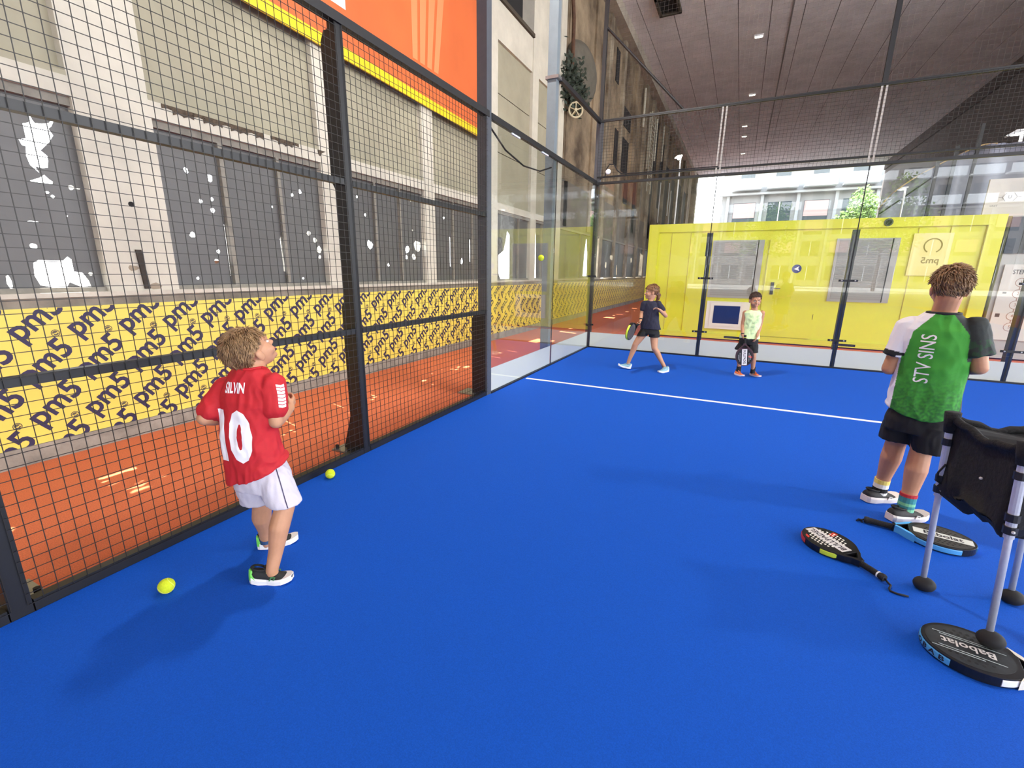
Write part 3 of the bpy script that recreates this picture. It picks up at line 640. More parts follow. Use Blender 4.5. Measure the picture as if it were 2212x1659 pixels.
for x, z, w, h in ((6.68, 1.18, 0.05, 0.03), (6.66, 0.79, 0.06, 0.06), (7.0, 0.59, 0.04, 0.05), (7.02, 1.36, 0.05, 0.05), (6.63, 0.43, 0.08, 0.02)):
    part('small_picture', MB().box((x, yb - 0.002, z - h / 2), (x + w, yb, z + h / 2)), MATS['print_dark'] if z > 0.5 else M('print_orange', (190, 150, 110), 0.6), b)
# sign on top of the cabin roof
s = thing('roof_sign', 'pale board with a round bracket emblem standing on the yellow cabin roof', 'sign', (6.9, 3.2, 2.5))
part('board', MB().box((6.39, 3.2, 2.52), (7.7, 3.24, 3.16)), M('pale_board', (208, 200, 192), 0.6), s)
for x in (6.55, 7.4): part('foot', MB().box((x, 3.2, 2.49), (x + 0.05, 3.5, 2.54)), BLACK, s)
GREYP = M('print_grey', (150, 144, 140), 0.6)
vs, fs = text_data('U', 0.075, 1.0, 0.002); part('emblem_letter', MB().add([(6.71 + a, 3.198, 2.845 + q) for a, q in vs], fs), GREYP, s)
mb = MB()
for sg in (-1, 1):
    mb.tube([(6.71 + sg * 0.05, 3.197, 2.915), (6.71 + sg * 0.10, 3.197, 2.845), (6.71 + sg * 0.05, 3.197, 2.775)], 0.004, 4)
    mb.box((6.71 + sg * 0.11, 3.196, 2.841), (6.71 + sg * 0.15, 3.199, 2.849))
part('emblem_brackets', mb, GREYP, s)
vs, fs = text_data('UNIT', 0.045, 1.0, 0.001); part('caption', MB().add([(6.52 + a, 3.198, 2.70 + q) for a, q in vs], fs), GREYP, s)
# tarpaulin hall divider far right with posts
TARP = M('grey_tarpaulin', (142, 144, 158), 0.5, var=(1.5, 0.15, 5), bump=(3, 0.5))
t = thing('tarpaulin_curtain', 'grey blue tarpaulin curtain hung behind the cabins', 'curtain', (9, 9, 0))
mb = MB(); pts = []
def tz(x): return 4.9 + 0.0 * x if x > 8.2 else 3.2 + 1.7 * min(1, max(0, (x - 5.95) / 2.0)) ** 0.55
N = 60; vs = []; fs = []
for i in range(N + 1):
    x = 5.97 + (14 - 5.97) * i / N; yy = 9 + 0.06 * math.sin(x * 9) + 0.04 * math.sin(x * 23)
    for k in range(9):
        z = 2.2 + (tz(x) - 2.2) * k / 8
        vs.append((x, yy, z))
for i in range(N):
    for k in range(8): fs.append((i * 9 + k, (i + 1) * 9 + k, (i + 1) * 9 + k + 1, i * 9 + k + 1))
o = part('cloth', mb.add(vs, fs), TARP, t, smooth=True); md = o.modifiers.new('thickness', 'SOLIDIFY'); md.thickness = 0.006
part('hem', MB().tube([(x, 8.98, tz(x)) for x in [5.97 + 0.12 * k for k in range(20)]], 0.018, 6), M('hem_orange', (186, 158, 112), 0.6), t)
for x, z1 in ((7.08, 4.6), (7.43, 4.9), (7.85, 5.4), (9.2, 5.6), (10.8, 5.6), (12.6, 5.6)):
    part('post', MB().box((x - 0.035, 8.86, 0), (x + 0.035, 8.93, z1)), BLACK, t)
part('stay', MB().tube([(5.98, 8.85, 3.2), (7.0, 8.85, 4.1)], 0.022, 6), BLACK, t)
o = part('hall_end_wall', MB().box((11.4, 9.2, 0), (11.7, 37, 9.75)), M('dim_wall', (112, 104, 102), 0.9, var=(0.6, 0.2))); o.name = 'wall_right'
tag(o, 'dim grey wall closing the far right of the hall', 'wall', kind='structure')
# street lamps seen through the mesh
def street_lamp(x, y, z, label, side=-1, s=1.0, base=0.0):
    t = thing('pole_lamp', label, 'lamp', (x, y, base), group='white pole lamps')
    part('pole', MB().tube([(x, y, base), (x, y, z)], 0.05 * s, 8), WHITE, t)
    part('head', MB().prism([(0.12 * s, 0.02), (0.1 * s, 0.12 * s), (-0.2 * s, 0.1 * s), (-0.42 * s, -0.06 * s), (-0.4 * s, -0.1 * s), (-0.1 * s, 0.0)], lambda a, b, q: (x - side * a, y + q, z + b), -0.09 * s, 0.09 * s), WHITE, t)
    part('glow_panel', MB().box((x + side * 0.05 * s, y - 0.07 * s, z - 0.06 * s), (x + side * 0.38 * s, y + 0.07 * s, z - 0.03 * s)), M('led_bright', (255, 252, 245), 0.4, emit=25), t)
    return t
def _bulb(t, c, r): part('bulb', MB().ball(c, r, nu=12, nv=8), M('bulb_glow', (255, 250, 240), 0.4, emit=40), t, smooth=True)
street_lamp(9.05, 10.0, 5.32, 'white pole lamp over the grey tarpaulin at the right edge', -1, 0.8)
_bulb(street_lamp(0.1, 10.0, 5.5, 'white pole lamp glowing beside the derelict wall', -1, 0.5), (0.06, 9.93, 5.46), 0.075)
street_lamp(6.42, 8.6, 3.83, 'small white pole lamp in front of the tarpaulin', -1, 0.45)
# things fixed on the derelict wall
h = thing('vent_hood', 'grey rounded vent hood bulging from the derelict wall', 'vent hood', (-2.1, 5.0, 6.9))
mb = MB().ball((-2.1, 5.0, 6.75), (0.35, 1.05, 0.72), nu=20, nv=12)
part('dome', mb, M('hood_grey', (104, 98, 86), 0.7, var=(3, 0.3)), h, smooth=True)
v = thing('hanging_vine', 'dark green vine clump hanging on the derelict wall', 'plant', (-2.0, 4.2, 5.8))
lv = MB(); rnd = random.Random(4)
for k in range(1500):
    q = rnd.random(); p = Vector((-2.0 + rnd.gauss(0, 0.12), 3.6 + q * 1.1 + rnd.gauss(0, 0.22), 6.25 - 0.4 * abs(q - 0.5) + rnd.gauss(0, 0.22)))
    a = Vector((rnd.gauss(0, 1), rnd.gauss(0, 1), rnd.gauss(0, 1))).normalized(); b_ = a.orthogonal().normalized(); s_ = 0.07
    lv.add([p - a * s_, p + b_ * s_ * 0.6, p + a * s_, p - b_ * s_ * 0.6], [(0, 1, 2, 3)])
part('leaves', lv, M('vine_green', (48, 58, 44), 0.7, var=(8, 0.3)), v, kind='stuff')
part('stem', MB().tube([(-2.1, 4.05, 6.9), (-2.05, 4.1, 6.3), (-2.0, 3.9, 5.9)], 0.02, 6), BARK, v)
w = thing('valve_wheel', 'pale spoked valve wheel on the derelict wall below the vine', 'valve wheel', (-1.85, 4.05, 5.55))
mb = MB(); R_ = 0.18; c0 = Vector((-1.85, 4.0, 5.55)); wa = Vector((0.86, 0.5, 0)); wz = Vector((0, 0, 1)); wn_ = wa.cross(wz)
part('rim', mb.tube([c0 + wa * R_ * math.cos(a) + wz * R_ * math.sin(a) for a in [2 * math.pi * k / 24 for k in range(25)]], 0.024, 8), M('valve_cream', (206, 194, 160), 0.6), w)
for k in range(5):
    a = 2 * math.pi * k / 5 + 0.3; part('spoke', MB().tube([c0, c0 + wa * R_ * math.cos(a) + wz * R_ * math.sin(a)], 0.015, 6), MATS['valve_cream'], w)
part('spindle', MB().tube([c0 - wn_ * 0.25, c0 + wn_ * 0.03], 0.04, 8), MATS['valve_cream'], w)
o = part('drain_pipe', MB().tube([(-2.0, 3.5, 9.7), (-2.0, 3.75, 8.4), (-1.98, 3.95, 7.6), (-1.98, 4.0, 6.3)], 0.05, 8), M('rust_pipe', (96, 66, 48), 0.8, var=(10, 0.4))); tag(o, 'bent rusty pipe running down the derelict wall', 'pipe')
l = thing('wall_ladder', 'pale steel rung ladder on the far wall', 'ladder', (-1.95, 15.4, 5.5))
for k in range(15): part('rung', MB().tube([(-1.95, 14.9, 5.6 + k * 0.19), (-1.95, 15.8, 5.6 + k * 0.19)], 0.022, 6), MATS['pale_pipe'], l)
for yy in (14.9, 15.8): part('stile', MB().tube([(-1.95, yy, 5.2), (-1.95, yy, 8.6)], 0.025, 6), MATS['pale_pipe'], l)
# ================================================================ BALLS, RACKETS, BALL BASKET
FELT = M('ball_felt', (212, 226, 52), 0.9, var=(90, 0.15, 3), bump=(400, 0.6), spec=0.15)
def tennis_ball(c, label, rotz=0.0):
    t = thing('tennis_ball', label, 'ball', (c[0], c[1], c[2] - 0.033), group='yellow tennis balls')
    part('felt', MB().ball(c, 0.033, nu=28, nv=18), FELT, t, smooth=True)
    pts = []
    for k in range(49):
        a = 2 * math.pi * k / 48
        v = Vector((math.cos(a) + 0.36 * math.cos(3 * a) * 0.6, math.sin(a) - 0.36 * math.sin(3 * a) * 0.6, 0.75 * math.sin(2 * a))).normalized()
        v.rotate(Matrix.Rotation(rotz, 3, 'Z')); v.rotate(Matrix.Rotation(0.6, 3, 'X'))
        pts.append(Vector(c) + v * 0.0329)
    part('seam', MB().tube(pts, 0.0009, 5, cap=False), M('ball_seam', (226, 232, 150), 0.8), t)
    return t
tennis_ball((0.366, -7.645, 0.039), 'yellow tennis ball on the blue court near the mesh, left of the child in red', 0.5)
tennis_ball((0.105, -6.475, 0.039), 'yellow tennis ball against the foot of the mesh beside the wide post', 1.4)
tennis_ball((0.557, -3.83, 1.580), 'yellow tennis ball flying in front of the side glass', 2.2)

def extrude2d(outer, holes, z0, z1):
    vs, fs = fill2d(outer, holes)
    mb = MB(); n = len(vs)
    mb.add([(a, b, z0) for a, b in vs], [tuple(reversed(f)) for f in fs]); mb.add([(a, b, z1) for a, b in vs], fs)
    for lp in [outer] + holes:
        m = len(lp)
        mb.add([(a, b, z0) for a, b in lp] + [(a, b, z1) for a, b in lp], [(i, (i + 1) % m, m + (i + 1) % m, m + i) for i in range(m)])
    return mb
def weld_bevel(o, w=0.006, seg=3):
    bm = bmesh.new(); bm.from_mesh(o.data); bmesh.ops.remove_doubles(bm, verts=bm.verts, dist=1e-5); bmesh.ops.recalc_face_normals(bm, faces=bm.faces); bm.to_mesh(o.data); bm.free()
    m = o.modifiers.new('edge', 'BEVEL'); m.width = w; m.segments = seg; m.limit_method = 'ANGLE'; m.angle_limit = 0.9
CARBON = M('racket_carbon', (24, 24, 27), 0.28, var=(60, 0.3)); GRIPM = M('grip_tape', (20, 20, 22), 0.8, bump=(300, 0.4))
def racket(name, label, loc, mat3, style, scale=1.0, group='padel rackets', strap=None):
    """local frame: x width, y towards the tip, z face normal; origin at the middle of the head"""
    t = thing(name, label, 'racket', loc, group=group)
    t.rotation_euler = mat3.to_euler(); t.scale = (scale,) * 3
    out = []
    for k in range(41):
        a = math.radians(-48 + 276 * k / 40)
        out.append((0.128 * math.cos(a), 0.148 * math.sin(a) if math.sin(a) > 0 else 0.150 * math.sin(a)))
    out += [(-0.060, -0.148), (-0.032, -0.172), (-0.021, -0.192), (-0.0165, -0.205), (0.0165, -0.205), (0.021, -0.192), (0.032, -0.172), (0.060, -0.148)]
    thr = [(-0.045, -0.135), (0.045, -0.135), (0.022, -0.160), (0.0, -0.178), (-0.022, -0.160)]
    hd = part('head', extrude2d(out, [thr], -0.019, 0.019), style['body'], t, local=True); weld_bevel(hd)
    # face plates, one per side
    for sg in (1, -1):
        ell = [(0.112 * math.cos(2 * math.pi * k / 36), 0.008 + 0.128 * math.sin(2 * math.pi * k / 36)) for k in range(36)]
        part('face', MB().prism(ell, lambda a, b, q: (a, b, q), sg * 0.0188, sg * 0.0196), style['face'], t, local=True)
        z = sg * 0.0200
        if style.get('stripe'):
            w, mt = style['stripe']
            st = part('stripe', MB().prism([(-w, -0.115), (w, -0.115), (w, 0.134), (-w, 0.134)], lambda a, b, q: (a, b, q), sg * 0.0194, z), mt, t, local=True)
        if style.get('patches'):
            for poly, mt in style['patches']:
                part('colour_patch', MB().prism([(a * sg, b) for a, b in poly], lambda a, b, q: (a, b, q), sg * 0.0193, sg * 0.0199), mt, t, local=True)
        if style.get('dots'):
            mb = MB(); rd, mt, xlo = style['dots']
            for i in range(-4, 5):
                for j in range(-3, 6):
                    x = i * 0.021; yy = j * 0.020 + (0.010 if i % 2 else 0)
                    if abs(x) < xlo or (x / 0.1) ** 2 + ((yy - 0.01) / 0.115) ** 2 > 0.85: continue
                    mb.tube([(x, yy, sg * 0.0194), (x, yy, sg * 0.0201)], rd, 8)
            part('perforations', mb, mt, t, local=True, kind='stuff')
        if style.get('text'):
            txt, size, mt, sx_, xoff = style['text']
            vs, fs = text_data(txt, size, sx_, size * 0.02)
            # reading direction runs from the throat to the tip
            part('lettering', MB().add([((-b + xoff) * sg, a + 0.01, z + sg * 0.0006) for a, b in vs], fs if sg > 0 else [tuple(reversed(f)) for f in fs]), mt, t, local=True)
        if style.get('lines'):
            mb = MB()
            for x, y0, y1 in style['lines'][0]: mb.box((x - 0.0016, y0, z - 0.0003), (x + 0.0016, y1, z + 0.0003))
            part('line_print', mb, style['lines'][1], t, local=True, kind='stuff')
    # rim guards
    for a0, a1, mt in style['guards']:
        rings = []
        for k in range(13):
            a = math.radians(a0 + (a1 - a0) * k / 12); ca, sa = math.cos(a), math.sin(a)
            n_ = Vector((ca / 0.128, sa / 0.148, 0)).normalized(); p = Vector((0.128 * ca, 0.148 * sa, 0))
            rings.append([p + n_ * q + Vector((0, 0, w_)) for q, w_ in ((0.0012, -0.014), (0.0032, -0.009), (0.0032, 0.009), (0.0012, 0.014), (-0.004, 0.012), (-0.004, -0.012))])
        part('rim_guard', MB().rings(rings), mt, t, local=True)
    if style.get('rimtext'):
        txt, mt, a0, da = style['rimtext']
        for k, ch in enumerate(txt):
            a = math.radians(a0 + da * k); ca, sa = math.cos(a), math.sin(a)
            n_ = Vector((ca / 0.128, sa / 0.148, 0)).normalized(); tn = Vector((-n_.y, n_.x, 0)); p = Vector((0.128 * ca, 0.148 * sa, 0)) + n_ * 0.0036
            vs, fs = text_data(ch, 0.026, 1.3, 0.001)
            part('rim_letter', MB().add([p + tn * x + Vector((0, 0, 1)) * yv for x, yv in vs], fs), mt, t, local=True)
    if style.get('throat'):
        for sg in (1, -1):
            part('throat_cover', MB().prism([(sg * 0.058, -0.128), (sg * 0.094, -0.112), (sg * 0.066, -0.146), (sg * 0.034, -0.174), (sg * 0.020, -0.196), (sg * 0.004, -0.190), (sg * 0.022, -0.166)], lambda a, b, q: (a, b, q), -0.0200, 0.0200), style['throat'], t, local=True)
    gr = part('grip', MB().tube([(0, -0.200, 0), (0, -0.23, 0), (0, -0.30, 0), (0, -0.318, 0)], [0.0165, 0.016, 0.016, 0.0185], 12), GRIPM, t, local=True, smooth=False)
    mb = MB()
    for k in range(9): mb.tube([(0, -0.205 - k * 0.0105, 0), (0, -0.209 - k * 0.0105, 0)], 0.0172, 12)
    part('wrap_ridges', mb, GRIPM, gr, local=True, kind='stuff')
    part('butt_cap', MB().tube([(0, -0.312, 0), (0, -0.326, 0), (0, -0.334, 0)], [0.0195, 0.0205, 0.017], 14), RUBB, t, local=True)
    part('collar_band', MB().tube([(0, -0.296, 0), (0, -0.303, 0)], 0.0178, 12), style.get('band', WHITE), t, local=True)
    if strap:
        part('wrist_strap', MB().tube(strap, 0.005, 6), RUBB, t, local=True, smooth=True)
    return t
def flat_frame(dx, dy, tiltx=0.0, tilty=0.0):
    yv = Vector((dx, dy, tilty)).normalized(); zv = Vector((0, 0, 1)); xv = yv.cross(zv).normalized(); zv = xv.cross(yv)
    return Matrix((xv, yv, zv)).transposed()
SILV = M('silver_print', (206, 204, 200), 0.45); LIME = M('lime_print', (206, 226, 60), 0.5); REDP = M('red_print', (190, 52, 40), 0.5); SKYB = M('sky_blue_print', (84, 168, 226), 0.4); INK = M('ink_print', (40, 34, 44), 0.5); CHAR = M('charcoal_face', (46, 50, 54), 0.4, var=(14, 0.5)); PALEG = M('pale_grey_print', (176, 190, 190), 0.5)
sA = dict(body=CARBON, face=M('black_face', (26, 26, 28), 0.3), stripe=(0.036, SILV), dots=(0.0062, M('dot_white', (232, 228, 214), 0.6), 0.040), text=('BULLPADEL', 0.05, INK, 0.9, 0.0),
          patches=[([(0.05, 0.02), (0.105, 0.035), (0.10, 0.06), (0.05, 0.05)], REDP), ([(-0.10, 0.05), (-0.08, 0.06), (-0.075, 0.09), (-0.095, 0.075)], REDP)],
          guards=[(200, 236, LIME), (304, 340, LIME), (120, 160, REDP), (40, 118, CARBON)], band=WHITE)
sB = dict(body=CARBON, face=CHAR, text=('Babolat', 0.052, SILV, 1.0, 0.0), dots=(0.0058, M('dot_black', (12, 12, 14), 0.6), 0.034), lines=([(-0.038, -0.09, 0.1), (0.034, -0.1, 0.09), (0.045, -0.05, 0.11), (-0.05, -0.03, 0.12)], PALEG),
          guards=[(58, 150, SKYB), (205, 232, WHITE), (308, 335, WHITE)], rimtext=('BABOLAT', INK, 140, -13.5), throat=M('cream_cover', (230, 224, 208), 0.4), band=SILV)
sC = dict(body=CARBON, face=M('speckled_face', (62, 60, 58), 0.4, var=(50, 0.6)), stripe=(0.030, M('pale_stripe', (204, 208, 200), 0.5)), text=('Babolat', 0.055, INK, 1.0, 0.0), dots=(0.0055, MATS['dot_black'], 0.040),
          guards=[(150, 205, SKYB), (-25, 30, SKYB), (78, 104, SKYB), (196, 228, SKYB), (312, 344, SKYB)], throat=SKYB, band=RUBB)
sD = dict(body=M('plum_frame', (64, 36, 44), 0.4), face=MATS['black_face'], stripe=(0.036, M('white_stripe', (226, 224, 222), 0.5)), dots=(0.0055, SILV, 0.044), text=('BULLPADEL', 0.048, INK, 0.9, 0.0),
          patches=[([(-0.06, -0.02), (-0.105, 0.0), (-0.10, 0.025), (-0.05, 0.01)], REDP)], guards=[(200, 236, MATS['plum_frame']), (304, 340, MATS['plum_frame'])], band=LIME)
sE = dict(body=CARBON, face=M('grey_line_face', (96, 92, 92), 0.45, var=(30, 0.5)), guards=[(20, 160, LIME), (200, 236, M('rose_cover', (128, 86, 88), 0.5)), (304, 340, MATS['rose_cover'])], lines=([(x * 0.016, -0.08 + abs(x) * 0.012, 0.11 - abs(x) * 0.012) for x in range(-5, 6)], CARBON), band=RUBB)
# rackets lying on the court (head centre from tip and handle)
racket('padel_racket', 'black and silver racket with white dots lying left of the basket', (3.128, -5.822, 0.026), flat_frame(-0.645, 0.764), sA, 0.90,
       strap=[(0, -0.334, 0), (0.0, -0.35, -0.010), (-0.004, -0.37, -0.014), (-0.035, -0.385, -0.016), (-0.048, -0.40, -0.016), (-0.035, -0.425, -0.016), (0.0, -0.455, -0.015)])
racket('padel_racket', 'grey racket with sky blue throat lying behind the basket legs', (3.690, -5.488, 0.027), flat_frame(0.985, -0.17), sC, 1.0,
       strap=[(0, -0.334, 0), (0.006, -0.345, -0.006), (-0.008, -0.36, -0.012), (0.01, -0.368, -0.014), (-0.012, -0.352, -0.016), (0.012, -0.34, -0.015)])
racket('padel_racket', 'dark racket with sky blue rim lettering and cream throat under the basket foot', (3.497, -6.452, 0.027), flat_frame(-0.985, 0.17), sB, 1.0)
# ball basket on four legs
t = thing('ball_basket', 'black fabric ball basket on white tube legs at the right edge', 'basket', (3.66, -6.17, 0))
ALU = M('white_tube', (206, 208, 214), 0.35, metal=0.3, var=(60, 0.08)); CLOTH = M('black_mesh_cloth', (22, 22, 24), 0.92, bump=(60, 0.5)); PLAS = M('black_plastic', (26, 26, 28), 0.5)
feet = [(3.470, -6.020, 0.0), (3.556, -6.400, 0.047), (3.800, -5.950, 0.0), (3.880, -6.330, 0.0)]
tops = [(3.418, -6.030, 0.86), (3.512, -6.375, 0.86), (3.742, -5.955, 0.86), (3.836, -6.30, 0.86)]
for f, q in zip(feet, tops):
    f = Vector(f); q = Vector(q); L = lambda s: f + (q - f) * s
    lg = part('leg', MB().tube([f + Vector((0, 0, 0.03)), L(0.97)], 0.0115, 12), ALU, t, smooth=True)
    part('thick_tube', MB().tube([L(0.56), L(0.985)], 0.0155, 12), ALU, lg)
    part('end_cap', MB().tube([L(0.983), L(1.0)], 0.0172, 12), PLAS, lg)
    ax = (q - f).normalized(); tilt = Matrix.Rotation(0.5, 3, 'X')
    part('foot_pad', MB().ball(f + Vector((0.004, -0.008, 0.034)), (0.043, 0.037, 0.034), Matrix.Rotation(-0.12, 3, 'X'), nu=18, nv=12), RUBB, t, smooth=True)
    for s in (0.60, 0.66, 0.86):
        part('strap_clamp', MB().tube([L(s - 0.018), L(s + 0.018)], 0.021, 12), PLAS, t)
    part('corner_pocket', MB().tube([L(0.91), L(0.96), L(1.015)], [0.021, 0.026, 0.028], 12), CLOTH, t, smooth=True)
    part('rivet', MB().ball(L(0.60) + Vector((0.0, -0.022, 0)), 0.006, nu=8, nv=6), SILV, t)
def bag_ring(z, k, sag=0.0):
    c = sum((Vector(q) for q in tops), Vector()) / 4; r = []
    order = [0, 1, 3, 2]
    for i in range(4):
        a = Vector(tops[order[i]]); b = Vector(tops[order[(i + 1) % 4]])
        for s in range(8):
            p = a + (b - a) * (s / 8); d = p - c; bow = 4 * (s / 8) * (1 - s / 8)
            pp = c + d * (k - 0.10 * bow * (1 if sag >= 0 else 0)); pp.z = z - sag * bow + 0.008 * math.sin(p.x * 90 + p.y * 70 + z * 30)
            r.append(pp)
    return r
rings = [bag_ring(0.845, 1.0, 0.05), bag_ring(0.862, 0.99, 0.05), bag_ring(0.80, 0.96, 0.03), bag_ring(0.70, 0.93), bag_ring(0.60, 0.93), bag_ring(0.52, 0.97), bag_ring(0.49, 0.90, -0.05), bag_ring(0.45, 0.55, -0.02)]
part('bag', MB().rings(rings), CLOTH, t, smooth=True)
part('rim_hem', MB().tube(bag_ring(0.858, 1.0, 0.05) + [bag_ring(0.858, 1.0, 0.05)[0]], 0.016, 8, cap=False), CLOTH, t, smooth=True)
part('zip_pull', MB().ball(Vector((3.475, -6.235, 0.665)), 0.006, nu=8, nv=6), SILV, t)
part('cord_loop', MB().tube([(3.432, -6.045, 0.64), (3.412, -6.05, 0.60), (3.414, -6.05, 0.56), (3.436, -6.045, 0.545)], 0.004, 6), RUBB, t)
# ================================================================ PEOPLE
V = Vector
def cone(mb, p0, r0, p1, r1, n=14):
    p0, p1 = V(p0), V(p1)
    mb.tube([p0, p0 + (p1 - p0) * 0.33, p0 + (p1 - p0) * 0.66, p1], [r0, r0 + (r1 - r0) * 0.33, r0 + (r1 - r0) * 0.66, r1], n)
    mb.ball(p0, r0, nu=n, nv=8); mb.ball(p1, r1, nu=n, nv=8)
def chain(mb, pts):
    for (p, r), (q, s) in zip(pts[:-1], pts[1:]): cone(mb, p, r, q, s)
def remesh(mb, voxel=0.005, smooth=4, fac=0.5):
    me = bpy.data.meshes.new('tmp'); me.from_pydata([tuple(v) for v in mb.v], [], mb.f); me.update()
    bm = bmesh.new(); bm.from_mesh(me); bmesh.ops.recalc_face_normals(bm, faces=bm.faces); bm.to_mesh(me); bm.free()
    o = bpy.data.objects.new('tmp', me); COL.objects.link(o)
    m = o.modifiers.new('r', 'REMESH'); m.mode = 'VOXEL'; m.voxel_size = voxel; m.adaptivity = 0
    s = o.modifiers.new('s', 'SMOOTH'); s.iterations = smooth; s.factor = fac
    dg = bpy.context.evaluated_depsgraph_get(); dg.update()
    res = bpy.data.meshes.new_from_object(o.evaluated_get(dg), depsgraph=dg)
    bpy.data.objects.remove(o); bpy.data.meshes.remove(me)
    return res
def place(name, me, mat, parent):
    off = wloc(parent)
    for v in me.vertices: v.co -= off
    o = link(name, me, mat, parent, smooth=True); return o
def wrinkle(me, amp, k, seed=0.0, sy=1.0):
    me.update()
    ns = [v.normal.copy() for v in me.vertices]
    for v, n in zip(me.vertices, ns):
        p = V((v.co.x * k + seed, v.co.y * k, v.co.z * k * sy))
        w = V((noise.noise(p * 0.6), noise.noise(p * 0.6 + V((9, 0, 0))), 0)) * 0.8
        q = noise.noise(p) + 0.9 * (0.45 - abs(noise.noise((p + w) * 1.6 + V((0, 4, 0))))) + 0.35 * noise.noise(p * 3.1)
        v.co += n * amp * q
SKIN = M('fair_skin', (192, 140, 106), 0.55, var=(25, 0.08, 4)); SKIN2 = M('tan_skin', (182, 130, 98), 0.55, var=(25, 0.08, 4))
EYEW = M('eye_white', (232, 230, 226), 0.25); EYED = M('eye_dark', (44, 34, 30), 0.2); LIPM = M('lips', (190, 112, 100), 0.5)
def frame(fwd, up=(0, 0, 1)):
    f = V(fwd).normalized(); r = f.cross(V(up)).normalized(); u = r.cross(f)
    return Matrix((r, f, u)).transposed()      # columns: person's right, forward, up
def head_shapes(mb, c, F, s=1.0):
    c = V(c); P = lambda x, y, z: c + F @ (V((x, y, z)) * s)
    E = lambda x, y, z, rx, ry, rz: mb.ball(P(x, y, z), (rx * s, ry * s, rz * s), F, nu=20, nv=14)
    E(0, -0.012, 0.028, .070, .088, .077); E(0, .020, -.028, .059, .066, .072); E(0, .034, -.070, .042, .044, .034); E(0, .070, -.088, .017, .015, .015)
    cone(mb, P(0, .080, -.002), .008 * s, P(0, .097, -.030), .0115 * s); E(0, .088, -.034, .016, .010, .008)
    for sg in (-1, 1):
        E(sg * .033, .056, -.038, .024, .024, .026); E(sg * .028, .074, .016, .024, .013, .010)
        E(sg * .071, -.006, -.018, .008, .019, .029); E(sg * .075, -.012, -.012, .007, .014, .020)
    E(0, .082, -.055, .020, .010, .006); E(0, .080, -.066, .017, .010, .006)
def face_parts(parent, c, F, s, browm):
    c = V(c); P = lambda x, y, z: c + F @ (V((x, y, z)) * s)
    for sg in (-1, 1):
        e = part('eye', MB().ball(P(sg * .028, .0740, -.004), (.0120 * s, .0080 * s, .0058 * s), F, nu=12, nv=8), EYEW, parent, smooth=True)
        part('iris', MB().ball(P(sg * .028, .0795, -.004), (.0062 * s, .0032 * s, .0054 * s), F, nu=10, nv=6), EYED, e, smooth=True)
        part('eyebrow', MB().tube([P(sg * .012, .0895, .016), P(sg * .028, .0885, .021), P(sg * .046, .074, .017)], [.0028 * s, .0036 * s, .002 * s], 6), browm, parent)
    part('lips', MB().ball(P(0, .0875, -.060), (.019 * s, .0065 * s, .0055 * s), F, nu=12, nv=8), LIPM, parent, smooth=True)
